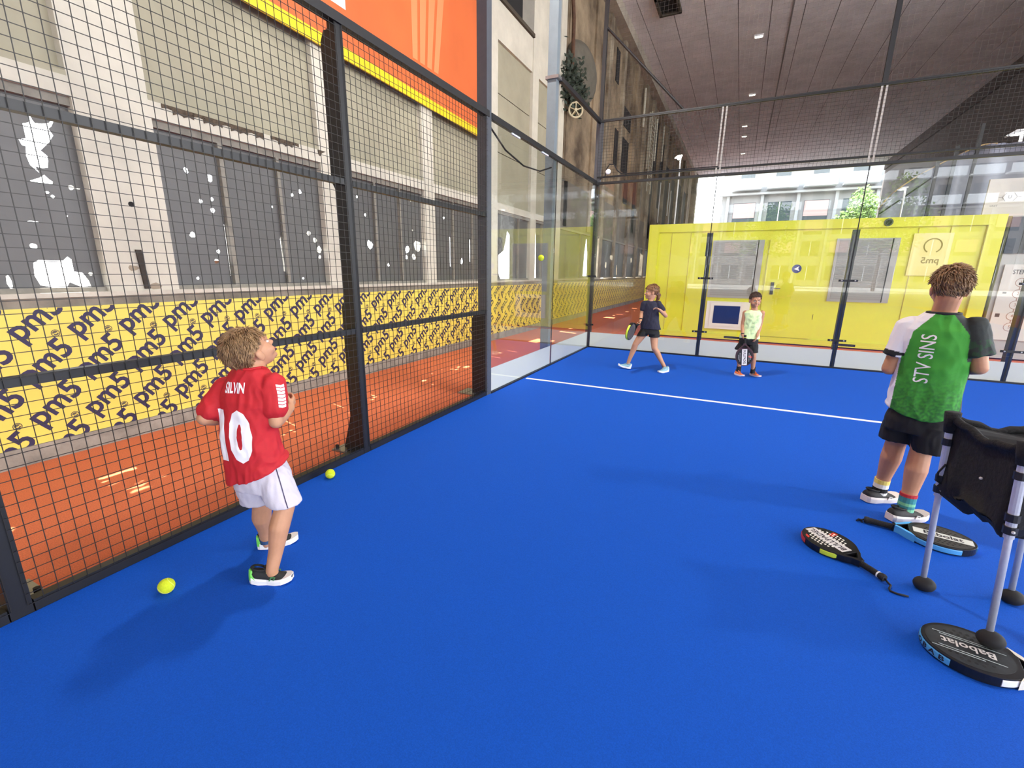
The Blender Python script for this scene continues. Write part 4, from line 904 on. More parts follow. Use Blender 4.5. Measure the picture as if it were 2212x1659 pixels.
def hair(parent, c, F, s, mat, hairline=0.052, side=-0.020, back=-0.075, vol=1.0, n=420, ln=(0.022, 0.045), lift=0.35, flow=(0, -1, -0.3), seed=1, fluff=0.0, earcut=True):
    rnd = random.Random(seed); c = V(c); mb = MB()
    cc = V((0, -0.014, 0.030)); r = V((.078, .096, .086)) * vol
    nu, nv = 40, 28; idx = {}; vs = []; fs = []
    def keep(p):
        if earcut and abs(p.x) > 0.050 and p.z < 0.012 and -0.034 < p.y < 0.035: return False
        if p.y > 0.045: return p.z > hairline - 0.25 * (abs(p.x) - 0.03 if abs(p.x) > 0.03 else 0)
        if p.y > -0.005: return p.z > side + (p.y + 0.005) / 0.05 * (hairline - side) * 0.75
        return p.z > side + (min(0.06, -p.y - 0.005)) / 0.06 * (back - side)
    pts = {}
    for j in range(nv + 1):
        ph = math.pi * j / nv
        for i in range(nu):
            th = 2 * math.pi * i / nu
            d = V((math.sin(ph) * math.cos(th), math.sin(ph) * math.sin(th), math.cos(ph)))
            nz = noise.noise(d * 4 + V((seed, 0, 0)))
            bulge = 1 + 0.035 * nz + fluff * max(0, -d.y) * max(0, d.z + 0.3)
            pts[j, i] = V((d.x * r.x, d.y * r.y, d.z * r.z)) * bulge + cc
    faces = []
    for j in range(nv):
        for i in range(nu):
            q = [(j, i), (j + 1, i), (j + 1, (i + 1) % nu), (j, (i + 1) % nu)]
            m = sum((pts[k] for k in q), V()) / 4
            if keep(m): faces.append(q)
    for q in faces:
        for k in q:
            if k not in idx: idx[k] = len(vs); vs.append(c + F @ (pts[k] * s))
        fs.append(tuple(idx[k] for k in q))
    # inner shell closes the cap
    o = len(vs); inv = {}
    mb.add(vs, fs)
    mb.add([c + F @ ((pts[k] - cc) * 0.9 * s + cc * s) for k in idx], [tuple(reversed(f)) for f in fs])
    fl = V(flow).normalized()
    for _ in range(n):
        q = faces[rnd.randrange(len(faces))]; m = sum((pts[k] for k in q), V()) / 4
        nn = V((m.x / r.x ** 2, (m.y - cc.y) / r.y ** 2, (m.z - cc.z) / r.z ** 2)).normalized()
        crown = V((0.0, -0.06, 0.10)); away = (m - crown); away = (away - nn * away.dot(nn))
        tg = (fl - nn * fl.dot(nn)) * 0.7 + (away.normalized() if away.length > 1e-4 else fl) * 0.6
        tg = (tg - nn * tg.dot(nn)).normalized()
        L = rnd.uniform(*ln); sd = nn.cross(tg); tg = (tg + sd * rnd.uniform(-0.4, 0.4)).normalized()
        p0 = m - nn * 0.004; p1 = p0 + tg * L * 0.5 + nn * (0.006 + L * lift * 0.3); p2 = p0 + tg * L + nn * (0.004 + L * lift * rnd.uniform(0.3, 1.0))
        if earcut and abs(p2.x) > 0.045 and p2.z < 0.010 and -0.040 < p2.y: continue
        mb.tube([c + F @ (p * s) for p in (p0, p1, p2)], [0.0034 * s, 0.0028 * s, 0.0005 * s], 4)
    return part('hair', mb, mat, parent, smooth=True)
def hand(mb, wrist, fwd, palm, thumb, curl=0.35, s=1.0, r=0.0068):
    """fwd: along the fingers, palm: palm normal, thumb: +1/-1 side along fwd x palm"""
    w = V(wrist); f = V(fwd).normalized(); n = V(palm); n = (n - f * n.dot(f)).normalized(); lat = f.cross(n) * thumb
    k_ = []
    for i, (ox, ln_) in enumerate(((0.021, 0.92), (0.007, 1.0), (-0.007, 0.95), (-0.020, 0.78))):
        kn = w + (f * (0.062 - 0.003 * abs(i - 1)) + lat * ox) * s; k_.append(kn)
        cone(mb, w + (f * 0.008 + lat * ox * 0.55) * s, 0.0125 * s, kn, 0.0092 * s, 10)
        d = f.copy(); p = kn; ang = 0
        for seg, l in enumerate((0.030, 0.020, 0.016)):
            ang += curl * (0.8, 1.1, 0.8)[seg] + 0.04 * i
            dd = (f * math.cos(ang) + n * math.sin(ang) + lat * ox * 2.5).normalized()
            q = p + dd * l * ln_ * s
            cone(mb, p, (r + 0.0008 - seg * 0.0006) * s, q, (r + 0.0002 - seg * 0.0006) * s, 10); p = q
    for a, b in zip(k_[:-1], k_[1:]): cone(mb, a - f * 0.012 * s, 0.009 * s, b - f * 0.012 * s, 0.009 * s, 8)
    t0 = w + (f * 0.018 + lat * 0.016 + n * 0.004) * s; t1 = t0 + (f * 0.55 + lat * 0.75 + n * 0.35).normalized() * 0.030 * s
    t2 = t1 + (f * 0.85 + lat * 0.25 + n * (0.35 + curl * 0.5)).normalized() * 0.026 * s
    cone(mb, t0, 0.0115 * s, t1, 0.0088 * s, 10); cone(mb, t1, 0.0084 * s, t2, 0.0068 * s, 10)
def ring_at(c, a, b, n=28, pw=2.4):
    c, a, b = V(c), V(a), V(b); out = []
    for k in range(n):
        t = 2 * math.pi * k / n; ct, st = math.cos(t), math.sin(t)
        out.append(c + a * (abs(ct) ** (2 / pw)) * (1 if ct >= 0 else -1) + b * (abs(st) ** (2 / pw)) * (1 if st >= 0 else -1))
    return out
def loft(mb, spec, lat, fwd):
    mb.rings([ring_at(c, V(lat) * w, V(fwd) * d) for c, w, d in spec])
def foot_shoe(parent, heel, toe, colors, ankle, s=1.0, pitch=0.0, height=0.075, sock=None):
    """trainer: sole, upper, heel patch, tongue, laces"""
    heel, toe = V(heel), V(toe); d = (toe - heel); L = d.length; d.normalize(); up = V((0, 0, 1)); sd = d.cross(up).normalized()
    if pitch: d = (d * math.cos(pitch) + up * math.sin(pitch)); up = sd.cross(d)
    w = L * 0.185
    prof = [(-0.02, .55, 1), (0.04, .78, 1), (0.2, .86, .95), (0.42, .84, .9), (0.62, 1.02, .8), (0.78, 1.04, .6), (0.92, .8, .42), (1.0, .42, .30)]
    P = lambda t, x, z: heel + d * (t * L) + sd * x + up * z
    sole = MB(); rg = []
    for t, ww, hh in prof:
        a = w * ww; lift = 0.012 * max(0, t - 0.72) / 0.28 + (0.006 if t < 0.05 else 0)
        th = (0.026 if t < 0.35 else 0.022) * colors.get('thick', 1.0)
        rg.append([P(t, -a, lift), P(t, a, lift), P(t, a * 1.05, lift + th * .7), P(t, a * .96, lift + th), P(t, -a * .96, lift + th), P(t, -a * 1.05, lift + th * .7)])
    sh = thing_part('shoe', parent)
    so = part('sole', sole.rings(rg), colors['sole'], sh, smooth=False)
    upm = MB(); rg = []
    H = height
    hts = [0.90, 1.0, 0.98, 0.86, 0.60, 0.47, 0.36, 0.28]
    for (t, ww, hh), q in zip(prof, hts):
        a = w * ww * 0.95; h = H * q; z0 = 0.018 * colors.get('thick', 1.0) + 0.012 * max(0, t - 0.72) / 0.28; r_ = []
        top = 0.50 if t < 0.45 else 0.62
        for k in range(12):
            th = math.pi * k / 11
            r_.append(P(t if t > 0 else 0.0, a * math.cos(th) * (1 - (1 - top) * math.sin(th) ** 2 * 0.6), z0 + (h - z0) * math.sin(th) ** 0.75))
        rg.append(r_)
    me = part('upper', upm.rings(rg), colors['upper'], sh, smooth=True)
    part('collar', MB().tube([P(0.20 + 0.17 * math.cos(q), w * 0.56 * math.sin(q), H * (0.97 - 0.10 * math.cos(q))) for q in [2 * math.pi * k / 16 for k in range(17)]], 0.006 * s, 6, cap=False), colors.get('collar', colors['upper']), sh)
    if 'heel' in colors:
        hp = []
        for t, ww in ((-0.03, 0.55), (0.03, .80), (0.16, .88), (0.26, .86)):
            hz = H * (0.95 if t < 0.05 else 0.62 if t < 0.2 else 0.42); a = w * ww
            hp.append([P(t, -a, 0.024), P(t, -a * .86, hz * .7), P(t, -a * .5, hz), P(t, a * .5, hz), P(t, a * .86, hz * .7), P(t, a, 0.024)])
        part('heel_patch', MB().rings(hp), colors['heel'], sh)
    part('tongue', MB().rings([[P(t, -w * .35, z), P(t, w * .35, z), P(t, w * .35, z + .006), P(t, -w * .35, z + .006)] for t, z in ((0.34, H * 1.02), (0.45, H * .83), (0.6, H * .58))]), colors['upper'], sh)
    mb = MB()
    for k in range(4):
        t = 0.42 + 0.055 * k; z = H * (0.90 - 0.085 * k)
        mb.tube([P(t, -w * .55, z - .012), P(t + .01, 0, z + .006), P(t, w * .55, z - .012)], 0.0032, 5)
    part('laces', mb, colors['lace'], sh, kind='stuff')
    if 'mark' in colors:
        for sg in (1, -1):
            part('side_mark', MB().tube([P(0.50, sg * w * .98, .026), P(0.56, sg * w * .93, .043), P(0.64, sg * w * .90, .040), P(0.60, sg * w * .96, .028)], 0.0035, 5), colors['mark'], sh)
    return sh
def thing_part(name, parent):
    o = bpy.data.objects.new(name, None); COL.objects.link(o); o.parent = parent; o.empty_display_size = 0.05; return o
def sock_part(parent, ankle, up_to, r, mats):
    a, b = V(ankle), V(up_to)
    for k, mt in enumerate(mats):
        p = a + (b - a) * (k / len(mats)); q = a + (b - a) * ((k + 1) / len(mats))
        part('sock', MB().tube([p, q], [r * (1 + 0.02 * (k + 1 == len(mats)))] * 2, 16), mt, parent, smooth=False)
def bvh_of(o):
    off = wloc(o); return BVHTree.FromPolygons([v.co + off for v in o.data.vertices], [tuple(p.vertices) for p in o.data.polygons])
def decal(name, vs, fs, origin, xd, yd, pd, bvh, mat, parent, lift=0.0016, maxedge=0.010):
    bm = bmesh.new(); vv = [bm.verts.new((a, b, 0)) for a, b in vs]
    for f in fs:
        try: bm.faces.new([vv[i] for i in f])
        except ValueError: pass
    bmesh.ops.remove_doubles(bm, verts=bm.verts, dist=1e-5)
    bmesh.ops.triangulate(bm, faces=bm.faces)
    for _ in range(5):
        es = [e for e in bm.edges if e.calc_length() > maxedge]
        if not es: break
        bmesh.ops.subdivide_edges(bm, edges=es, cuts=1); bmesh.ops.triangulate(bm, faces=bm.faces)
    o_, xd, yd, pd = V(origin), V(xd), V(yd), V(pd).normalized(); bad = []; off = wloc(parent)
    for v in bm.verts:
        p = o_ + xd * v.co.x + yd * v.co.y
        h = bvh.ray_cast(p - pd * 0.4, pd, 0.8)
        if h[0] is None: bad.append(v); continue
        v.co = h[0] + h[1] * lift * (1 if h[1].dot(pd) < 0 else -1) - off
    bmesh.ops.delete(bm, geom=bad, context='VERTS')
    me = bpy.data.meshes.new(name); bm.to_mesh(me); bm.free()
    return link(name, me, mat, parent, smooth=True)
def tinted(name, rough=0.8, bump=None):
    m = M(name, (200, 200, 200), rough, bump=bump); nt = m.node_tree; a = nt.nodes.new('ShaderNodeAttribute'); a.attribute_name = 'tint'
    nt.links.new(a.outputs['Color'], nt.nodes['Principled BSDF'].inputs['Base Color']); return m
def set_tint(o, fn):
    me = o.data; at = me.color_attributes.new('tint', 'FLOAT_COLOR', 'POINT'); off = wloc(o)
    for i, v in enumerate(me.vertices): at.data[i].color = fn(v.co + off)

# ---------------------------------------------------------------- child in red
J = dict(neck=(0.596,-7.276,0.989), chest=(0.588,-7.288,0.861), waist=(0.577,-7.305,0.709), pelvis=(0.592,-7.281,0.50), shR=(0.700,-7.248,0.925), elR=(0.727,-7.272,0.768), wrR=(0.655,-7.140,0.787), shL=(0.484,-7.318,0.902), elL=(0.462,-7.425,0.785), wrL=(0.415,-7.300,0.735),
         hipR=(0.660,-7.275,0.484), knR=(0.743,-7.288,0.361), anR=(0.722,-7.378,0.067), hipL=(0.530,-7.290,0.474), knL=(0.533,-7.263,0.299), anL=(0.455,-7.218,0.055))
p = thing('person', 'child in a red shirt and white shorts looking up by the mesh', 'person', (0.6, -7.28, 0))
FW = V((-0.25, 0.97, 0)); LT = V((0.97, 0.25, 0))
HF = frame((0.549 * .84 - 0.836 * .40, 0.836 * .84 + 0.549 * .40, 0.62)); HC = V((0.604, -7.264, 1.080)); HS = 0.95
mb = MB(); head_shapes(mb, HC, HF, HS)
chain(mb, [(HC + HF @ V((0, -.025, -.05)), .050), (V(J['neck']) + V((0, 0, 0.02)), .048), (V(J['neck']) + V((0, 0, -.06)), .07)])
loft(mb, [(V(J['neck']) + V((0, 0, -.02)), .07, .05), (J['chest'], .105, .07), (J['waist'], .10, .07), (J['pelvis'], .115, .08)], LT, FW)
for s_, hd, pn, th in (('R', (-0.35, 0.75, 0.5), (-0.8, -0.3, 0.2), 1), ('L', (0.1, 0.95, 0.1), (0.9, -0.1, 0.1), -1)):
    chain(mb, [(J['sh' + s_], .043), (V(J['sh' + s_]) * .5 + V(J['el' + s_]) * .5, .038), (J['el' + s_], .032)]); chain(mb, [(J['el' + s_], .032), (V(J['el' + s_]) * .6 + V(J['wr' + s_]) * .4, .032), (J['wr' + s_], .022)])
    hand(mb, J['wr' + s_], hd, pn, th, 0.75, 0.86)
    kn, an, hp = V(J['kn' + s_]), V(J['an' + s_]), V(J['hip' + s_])
    back = (-FW) * 0.012
    chain(mb, [(hp, .065), (hp * .5 + kn * .5, .057), (kn, .044)]); chain(mb, [(kn, .044), (kn * .68 + an * .32 + back, .045), (kn * .3 + an * .7, .033), (an, .028)])
    cone(mb, an, .027, an + V((0, 0, -.025)), .026)
body = place('body', remesh(mb, 0.0045, 5), SKIN, p)
face_parts(p, HC, HF, HS, M('sandy_brow', (150, 116, 84), 0.8))
hair(p, HC, HF, HS, M('sandy_hair', (166, 132, 92), 0.6, var=(30, 0.45, 4), col2=(112, 82, 54)), hairline=0.052, side=0.006, back=-0.066, vol=0.99, n=1500, ln=(0.022, 0.046), lift=0.32, flow=(0, -1, 0.05), seed=2, fluff=0.10)
mb = MB()
loft(mb, [(V(J['neck']) + V((0, 0, 0.012)), .058, .054), (V(J['neck']) + V((0, 0, -.03)), .10, .066), (V(J['neck']) + V((-0.004, -.006, -.075)), .128, .082), (J['chest'], .134, .092), (V(J['chest']) * .5 + V(J['waist']) * .5, .130, .093), (J['waist'], .128, .095), (V((.580, -7.298, .60)), .134, .104), (V((.588, -7.290, .515)), .140, .112)], LT, FW)
hemt = []
for s_ in 'RL':
    a, b = V(J['sh' + s_]), V(J['el' + s_]); e = a + (b - a) * (0.58 if s_ == 'R' else 0.74)
    cone(mb, a, .056, e, .053 if s_ == 'R' else .050, 18)
REDM = M('red_jersey', (186, 24, 34), 0.75, var=(60, 0.08), bump=(500, 0.15))
me = remesh(mb, 0.005, 6); wrinkle(me, 0.010, 13, 3.0, 0.6)
for v in me.vertices:      # shirt tail is lower on the far side
    if v.co.z < 0.60: v.co.z += (v.co - V((.588, -7.290, 0))).dot(V((0.549, 0.836, 0))) * 0.42 * min(1, (0.60 - v.co.z) / 0.08)
shirt = place('jersey', me, REDM, p); bv = bvh_of(shirt)
part('neck_band', MB().tube(ring_at(V(J['neck']) + V((0, 0, 0.016)), LT * .056, FW * .052, 24, 2) + ring_at(V(J['neck']) + V((0, 0, 0.016)), LT * .056, FW * .052, 24, 2)[:1], 0.007, 6, cap=False), REDM, shirt, smooth=True)
WP = M('white_print', (240, 236, 238), 0.6)
up_ = V((-0.02, 0.05, 1)).normalized(); bc = V((0.585, -7.30, 0.0))
vs, fs = text_data('SILVIN', 0.062, 0.50, 0.0018); decal('name_print', vs, fs, bc + V((.004, 0, .925)), LT, up_, FW, bv, WP, shirt)
vs, fs = text_data('10', 0.30, 0.62, 0.017); decal('number_print', vs, fs, bc + V((-.020, 0, .700)), LT, up_, FW, bv, WP, shirt)
a, b = V(J['shR']), V(J['elR']); ax = (b - a).normalized(); out = (V((0.75, 0.25, 0.1)) + V((0.5, -0.6, 0)) * .45); out = (out - ax * out.dot(ax)).normalized(); sdv = ax.cross(out)
for k in range(7):
    y0 = -0.004 + k * 0.0150
    decal('sleeve_chevron', [(-.020, y0), (.0, y0 + .004), (.020, y0), (.020, y0 + .0115), (0, y0 + .0155), (-.020, y0 + .0115)], [(0, 1, 4, 5), (1, 2, 3, 4)], a + out * 0.02, sdv, ax, -out, bv, WP, shirt)
a, b = V(J['shL']), V(J['elL']); ax = (b - a).normalized(); out = V((-0.9, -0.2, 0.5)); out = (out - ax * out.dot(ax)).normalized(); sdv = ax.cross(out)
for k in range(6):
    y0 = 0.0 + k * 0.017
    decal('sleeve_chevron', [(-.020, y0), (.0, y0 + .004), (.020, y0), (.020, y0 + .0125), (0, y0 + .0165), (-.020, y0 + .0125)], [(0, 1, 4, 5), (1, 2, 3, 4)], a + out * 0.02, sdv, ax, -out, bv, WP, shirt)
# shorts
mb = MB()
loft(mb, [((.588, -7.290, .56), .118, .092), ((.592, -7.285, .49), .130, .102), ((.597, -7.280, .43), .128, .104)], LT, FW)
for s_, e, r1 in (('R', (0.738, -7.285, 0.372), .071), ('L', (0.515, -7.275, 0.318), .070)):
    h_ = V(J['hip' + s_]); cone(mb, h_, .078, h_ * .5 + V(e) * .5, .076, 18); mb.rings([ring_at(h_ * .5 + V(e) * .5, LT * .074, FW * .074), ring_at(e, LT * r1, FW * r1 * .96)])
me = remesh(mb, 0.005, 5); wrinkle(me, 0.007, 16, 9.0, 0.4)
sho = place('shorts', me, M('white_shorts', (196, 190, 200), 0.8, bump=(400, 0.15)), p); bs = bvh_of(sho)
od = V((0.75, -0.35, 0)).normalized(); decal('side_piping', [(-.0022, -.19), (.0022, -.19), (.0022, 0), (-.0022, 0)], [(0, 1, 2, 3)], V((0.70, -7.285, 0.545)), V((0.42, 0.9, 0)), V((-0.18, 0, 1)), -od, bs, NAVY, sho)
SH1 = dict(thick=1.25, upper=M('black_knit', (28, 32, 34), 0.7, var=(120, 0.3)), sole=M('white_sole', (232, 230, 226), 0.5), lace=M('neon_lace', (190, 232, 70), 0.6), heel=M('neon_green', (110, 208, 84), 0.5), collar=M('black_collar', (22, 22, 24), 0.8), mark=M('green_mark', (70, 130, 80), 0.6))
foot_shoe(p, (0.640, -7.425, 0.006), (0.800, -7.334, 0.006), SH1, J['anR'])
foot_shoe(p, (0.425, -7.242, 0.006), (0.540, -7.092, 0.006), SH1, J['anL'])
sock_part(p, V(J['anL']) + V((0, 0, -0.015)), V(J['anL']) + V((0, 0, 0.028)), .031, [M('blue_sock', (40, 70, 110), 0.8)])

# ---------------------------------------------------------------- child in green
J = dict(neck=(3.581,-5.153,1.225), chest=(3.579,-5.153,1.071), waist=(3.583,-5.154,0.853), hem=(3.586,-5.155,0.640), pelvis=(3.583,-5.154,0.60), shL=(3.456,-5.116,1.150), elL=(3.400,-5.125,0.895), wrL=(3.520,-4.975,0.880), shR=(3.708,-5.192,1.165), elR=(3.765,-5.222,0.955), wrR=(3.735,-5.045,0.915),
         hipL=(3.528,-5.106,0.585), knL=(3.528,-5.074,0.420), anL=(3.510,-5.045,0.085), hipR=(3.640,-5.195,0.590), knR=(3.610,-5.215,0.425), anR=(3.590,-5.258,0.085))
p = thing('person', 'child in a green shirt seen from behind beside the ball basket', 'person', (3.57, -5.15, 0))
FW = V((0.2, 0.98, 0)); LT = V((0.98, -0.2, 0))
HF = frame((0.05, 0.99, -0.06)); HC = V((3.580, -5.150, 1.378)); HS = 1.05
mb = MB(); head_shapes(mb, HC, HF, HS)
chain(mb, [(HC + HF @ V((0, -.03, -.05)), .056), (V(J['neck']) + V((0, 0, 0.03)), .054), (V(J['neck']) + V((0, 0, -.07)), .08)])
loft(mb, [(V(J['neck']) + V((0, 0, -.03)), .08, .055), (J['chest'], .125, .08), (J['waist'], .115, .08), (J['pelvis'], .13, .09)], LT, FW)
for s_, hd, pn, th in (('R', (-0.4, 0.8, 0.1), (-0.5, -0.3, -0.6), 1), ('L', (0.6, 0.7, 0.1), (0.4, -0.4, -0.6), -1)):
    chain(mb, [(J['sh' + s_], .050), (V(J['sh' + s_]) * .5 + V(J['el' + s_]) * .5, .044), (J['el' + s_], .038)]); chain(mb, [(J['el' + s_], .038), (V(J['el' + s_]) * .6 + V(J['wr' + s_]) * .4, .038), (J['wr' + s_], .026)])
    hand(mb, J['wr' + s_], hd, pn, th, 0.6, 0.98)
    kn, an, hp = V(J['kn' + s_]), V(J['an' + s_]), V(J['hip' + s_])
    chain(mb, [(hp, .080), (hp * .5 + kn * .5, .068), (kn, .053)]); chain(mb, [(kn, .053), (kn * .7 + an * .3 - FW * .014, .056), (kn * .3 + an * .7, .040), (an, .034)])
    cone(mb, an, .033, an + V((0, 0, -.04)), .032)
body = place('body', remesh(mb, 0.005, 5), SKIN2 if False else M('warm_skin', (192, 138, 104), 0.55, var=(25, 0.08, 4)), p)
face_parts(p, HC, HF, HS, MATS['sandy_brow'])
hair(p, HC, HF, HS, M('light_brown_hair', (168, 134, 96), 0.65, var=(26, 0.45, 4), col2=(116, 90, 64)), hairline=0.055, side=0.004, back=-0.058, vol=1.02, n=1300, ln=(0.016, 0.034), lift=0.5, flow=(0.3, -0.6, -0.4), seed=5)
mb = MB()
loft(mb, [(V(J['neck']) + V((0, 0, 0.012)), .072, .062), (V(J['neck']) + V((0, 0, -.03)), .125, .078), (V(J['neck']) + V((0, 0, -.08)), .160, .098), (J['chest'], .163, .108), (V(J['chest']) * .5 + V(J['waist']) * .5, .156, .108), (J['waist'], .158, .112), (V((3.585, -5.154, .73)), .166, .120), (V((3.586, -5.155, .645)), .170, .126)], LT, FW)
ends = {}
for s_ in 'RL':
    a, b = V(J['sh' + s_]), V(J['el' + s_]); e = a + (b - a) * 0.70; ends[s_] = (a, e)
    cone(mb, a, .064, a * .5 + e * .5, .066, 18); mb.tube([a * .5 + e * .5, e], [.066, .068], 18)
me = remesh(mb, 0.0045, 6); wrinkle(me, 0.010, 9, 5.0, 0.6)
for v in me.vertices:      # curved tail hem
    if v.co.z < 0.72:
        q = (v.co - V(J['hem'])).dot(LT) / 0.17; v.co.z += (0.045 * (q * q) - 0.012) * min(1, (0.72 - v.co.z) / 0.06)
TM = tinted('panelled_jersey', 0.8, bump=(400, 0.15))
shirt = place('jersey', me, TM, p)
GR = rgb(60, 150, 46); GD = rgb(40, 106, 44); WH = rgb(232, 230, 234); DK = rgb(46, 52, 50); BK = rgb(26, 26, 28)
def jersey_tint(c):
    q = (c - V(J['neck'])); x = q.dot(LT); z = c.z
    for s_, sg in (('R', 1), ('L', -1)):
        a, e = ends[s_]; ax = (e - a); t = (c - a).dot(ax) / ax.length_squared; dist = ((c - a) - ax * t).length
        lim = 0.118 + 0.10 * max(0, 1.13 - z) if z < 1.13 else 0.118 - (z - 1.13) * 0.75
        if sg * x > lim and t < 1.2 and z > 0.88 and (sg * x > 0.168 or z > 0.985):
            if s_ == 'L': return BK if t > 0.83 else WH
            n_ = noise.noise(c * 45); return rgb(40, 70, 46) if (t > 0.45 and n_ > 0.12) else DK
    fx = (c - V(J['hem'])).dot(LT)
    if z < 1.0 and fx < -0.148: return WH
    if z < 1.0 and fx > 0.150: return DK
    f = max(0, min(1, (0.95 - z) / 0.25)); n_ = 0.5 + 0.9 * noise.noise(c * 75) + 0.4 * noise.noise(c * 140)
    k = max(0, min(1, f * n_ * 1.15)); return tuple(a_ * (1 - k) + b_ * k for a_, b_ in zip(GR, GD))
set_tint(shirt, jersey_tint)
cr = ring_at(V(J['neck']) + V((0, 0, 0.014)), LT * .070, FW * .060, 28, 2)
part('neck_band', MB().tube(cr + cr[:1], 0.009, 6, cap=False), M('black_trim', (34, 34, 38), 0.8), shirt, smooth=True)
bv = bvh_of(shirt)
vs, fs = text_data('STV SINS', 0.092, 0.78, 0.0004)
decal('back_lettering', [(-b, a) for a, b in vs], fs, V((3.520, -5.25, 0.985)), LT, (-0.02, 0, 1), FW, bv, WP, shirt)
mb = MB(); loft(mb, [((3.585, -5.154, .66), .148, .108), ((3.583, -5.154, .60), .158, .118), ((3.583, -5.154, .54), .156, .116)], LT, FW)
for s_, e in (('L', (3.522, -5.092, 0.452)), ('R', (3.650, -5.205, 0.440))):
    h_ = V(J['hip' + s_]); mb.rings([ring_at(h_, LT * .088, FW * .092), ring_at(e, LT * .088, FW * .094)]); mb.ball(h_, .088)
me = remesh(mb, 0.005, 4); wrinkle(me, 0.007, 14, 2.0, 0.5)
place('shorts', me, M('black_shorts', (20, 20, 22), 0.85), p)
SH2 = dict(upper=M('charcoal_knit', (44, 42, 42), 0.7, var=(90, 0.3)), sole=M('cream_sole', (232, 222, 214), 0.5), lace=M('grey_lace', (60, 60, 62), 0.7), thick=1.55, mark=M('silver_mark', (200, 196, 192), 0.4), collar=MATS['black_collar'])
foot_shoe(p, (3.425, -5.110, 0.006), (3.630, -4.975, 0.006), SH2, J['anL'], height=0.085)
foot_shoe(p, (3.505, -5.330, 0.006), (3.712, -5.195, 0.006), SH2, J['anR'], height=0.085)
WS = M('white_sock', (228, 226, 220), 0.85); YS = M('yellow_sock', (226, 206, 110), 0.85); TS = M('teal_sock', (50, 140, 150), 0.85, var=(50, 0.3), col2=(60, 120, 130)); CS = M('crimson_cuff', (178, 44, 56), 0.85); GS = M('mint_stripe', (120, 190, 150), 0.85)
aL, aR = V(J['anL']), V(J['anR'])
sock_part(p, aL + V((0, 0, -.04)), aL + V((.002, -.004, .075)), .041, [WS, M('black_sock', (22, 22, 24), 0.85), WS, YS])
sock_part(p, aR + V((0, 0, -.04)), aR + V((.002, .005, .085)), .042, [TS, GS, TS, GS, TS, TS, CS])

# ---------------------------------------------------------------- girl with racket
J = dict(neck=(1.392,-1.641,1.033), chest=(1.401,-1.640,0.919), waist=(1.407,-1.639,0.770), pelvis=(1.414,-1.638,0.625), shR=(1.310,-1.656,0.990), elR=(1.285,-1.668,0.850), wrR=(1.292,-1.735,0.760), shL=(1.505,-1.622,0.995), elL=(1.625,-1.640,0.835), wrL=(1.550,-1.770,0.925),
         hipR=(1.345,-1.650,0.590), knR=(1.236,-1.700,0.395), anR=(1.155,-1.700,0.115), hipL=(1.480,-1.625,0.590), knL=(1.513,-1.682,0.358), anL=(1.668,-1.610,0.085))
p = thing('person', 'girl in a navy shirt stepping sideways by the back glass', 'person', (1.40, -1.64, 0))
FW = V((-0.2, -0.98, 0)); LT = V((-0.98, 0.2, 0))
HF = frame((-0.93, -0.38, 0.0)); HC = V((1.398, -1.645, 1.168)); HS = 0.96
mb = MB(); head_shapes(mb, HC, HF, HS)
chain(mb, [(HC + HF @ V((0, -.025, -.05)), .045), (V(J['neck']) + V((0, 0, 0.02)), .042), (V(J['neck']) + V((0, 0, -.06)), .065)])
loft(mb, [(V(J['neck']) + V((0, 0, -.02)), .07, .05), (J['chest'], .105, .066), (J['waist'], .095, .066), (J['pelvis'], .115, .08)], LT, FW)
for s_ in 'RL':
    chain(mb, [(J['sh' + s_], .038), (V(J['sh' + s_]) * .5 + V(J['el' + s_]) * .5, .033), (J['el' + s_], .028)]); chain(mb, [(J['el' + s_], .028), (V(J['el' + s_]) * .6 + V(J['wr' + s_]) * .4, .028), (J['wr' + s_], .020)])
    kn, an, hp = V(J['kn' + s_]), V(J['an' + s_]), V(J['hip' + s_])
    chain(mb, [(hp, .066), (hp * .5 + kn * .5, .056), (kn, .043)]); chain(mb, [(kn, .043), (kn * .7 + an * .3 - FW * .012, .043), (kn * .3 + an * .7, .031), (an, .027)])
    cone(mb, an, .026, an + V((-.01 if s_ == 'R' else 0, 0, -.04)), .025)
GA = V((-0.203, -0.925, -0.3)).normalized()
hand(mb, J['wrR'], (-0.1, -0.5, -0.75), (-0.8, -0.35, 0.2), -1, 0.95, 0.88)
hand(mb, J['wrL'], (-0.75, -0.45, 0.35), (-0.1, -0.5, -0.8), 1, 0.35, 0.88)
body = place('body', remesh(mb, 0.005, 5), SKIN, p)
face_parts(p, HC, HF, HS, MATS['sandy_brow'])
HG = M('golden_brown_hair', (142, 100, 62), 0.6, var=(26, 0.4, 4), col2=(100, 68, 42))
hair(p, HC, HF, HS, HG, hairline=0.045, side=-0.025, back=-0.070, vol=1.02, n=300, ln=(0.03, 0.05), lift=0.12, flow=(0, -1, -0.35), seed=9)
bk = lambda x, y, z: HC + HF @ (V((x, y, z)) * HS)
mb = MB(); chain(mb, [(bk(0, -.085, -.02), .024), (bk(0, -.112, -.045), .030), (bk(0.01, -.105, -.10), .026), (bk(0.02, -.08, -.15), .012)])
part('ponytail', mb, HG, p, smooth=True)
part('hair_tie', MB().tube([bk(0, -.088, -.022), bk(0, -.096, -.030)], .026, 12), M('pink_tie', (206, 170, 180), 0.7), p)
mb = MB()
loft(mb, [(V(J['neck']) + V((0, 0, 0.004)), .062, .052), (V(J['neck']) + V((0, 0, -.03)), .10, .062), (J['chest'], .120, .080), (V(J['chest']) * .5 + V(J['waist']) * .5, .118, .082), (J['waist'], .125, .088), ((1.418, -1.637, .69), .140, .096), ((1.424, -1.636, .635), .148, .102)], LT, FW)
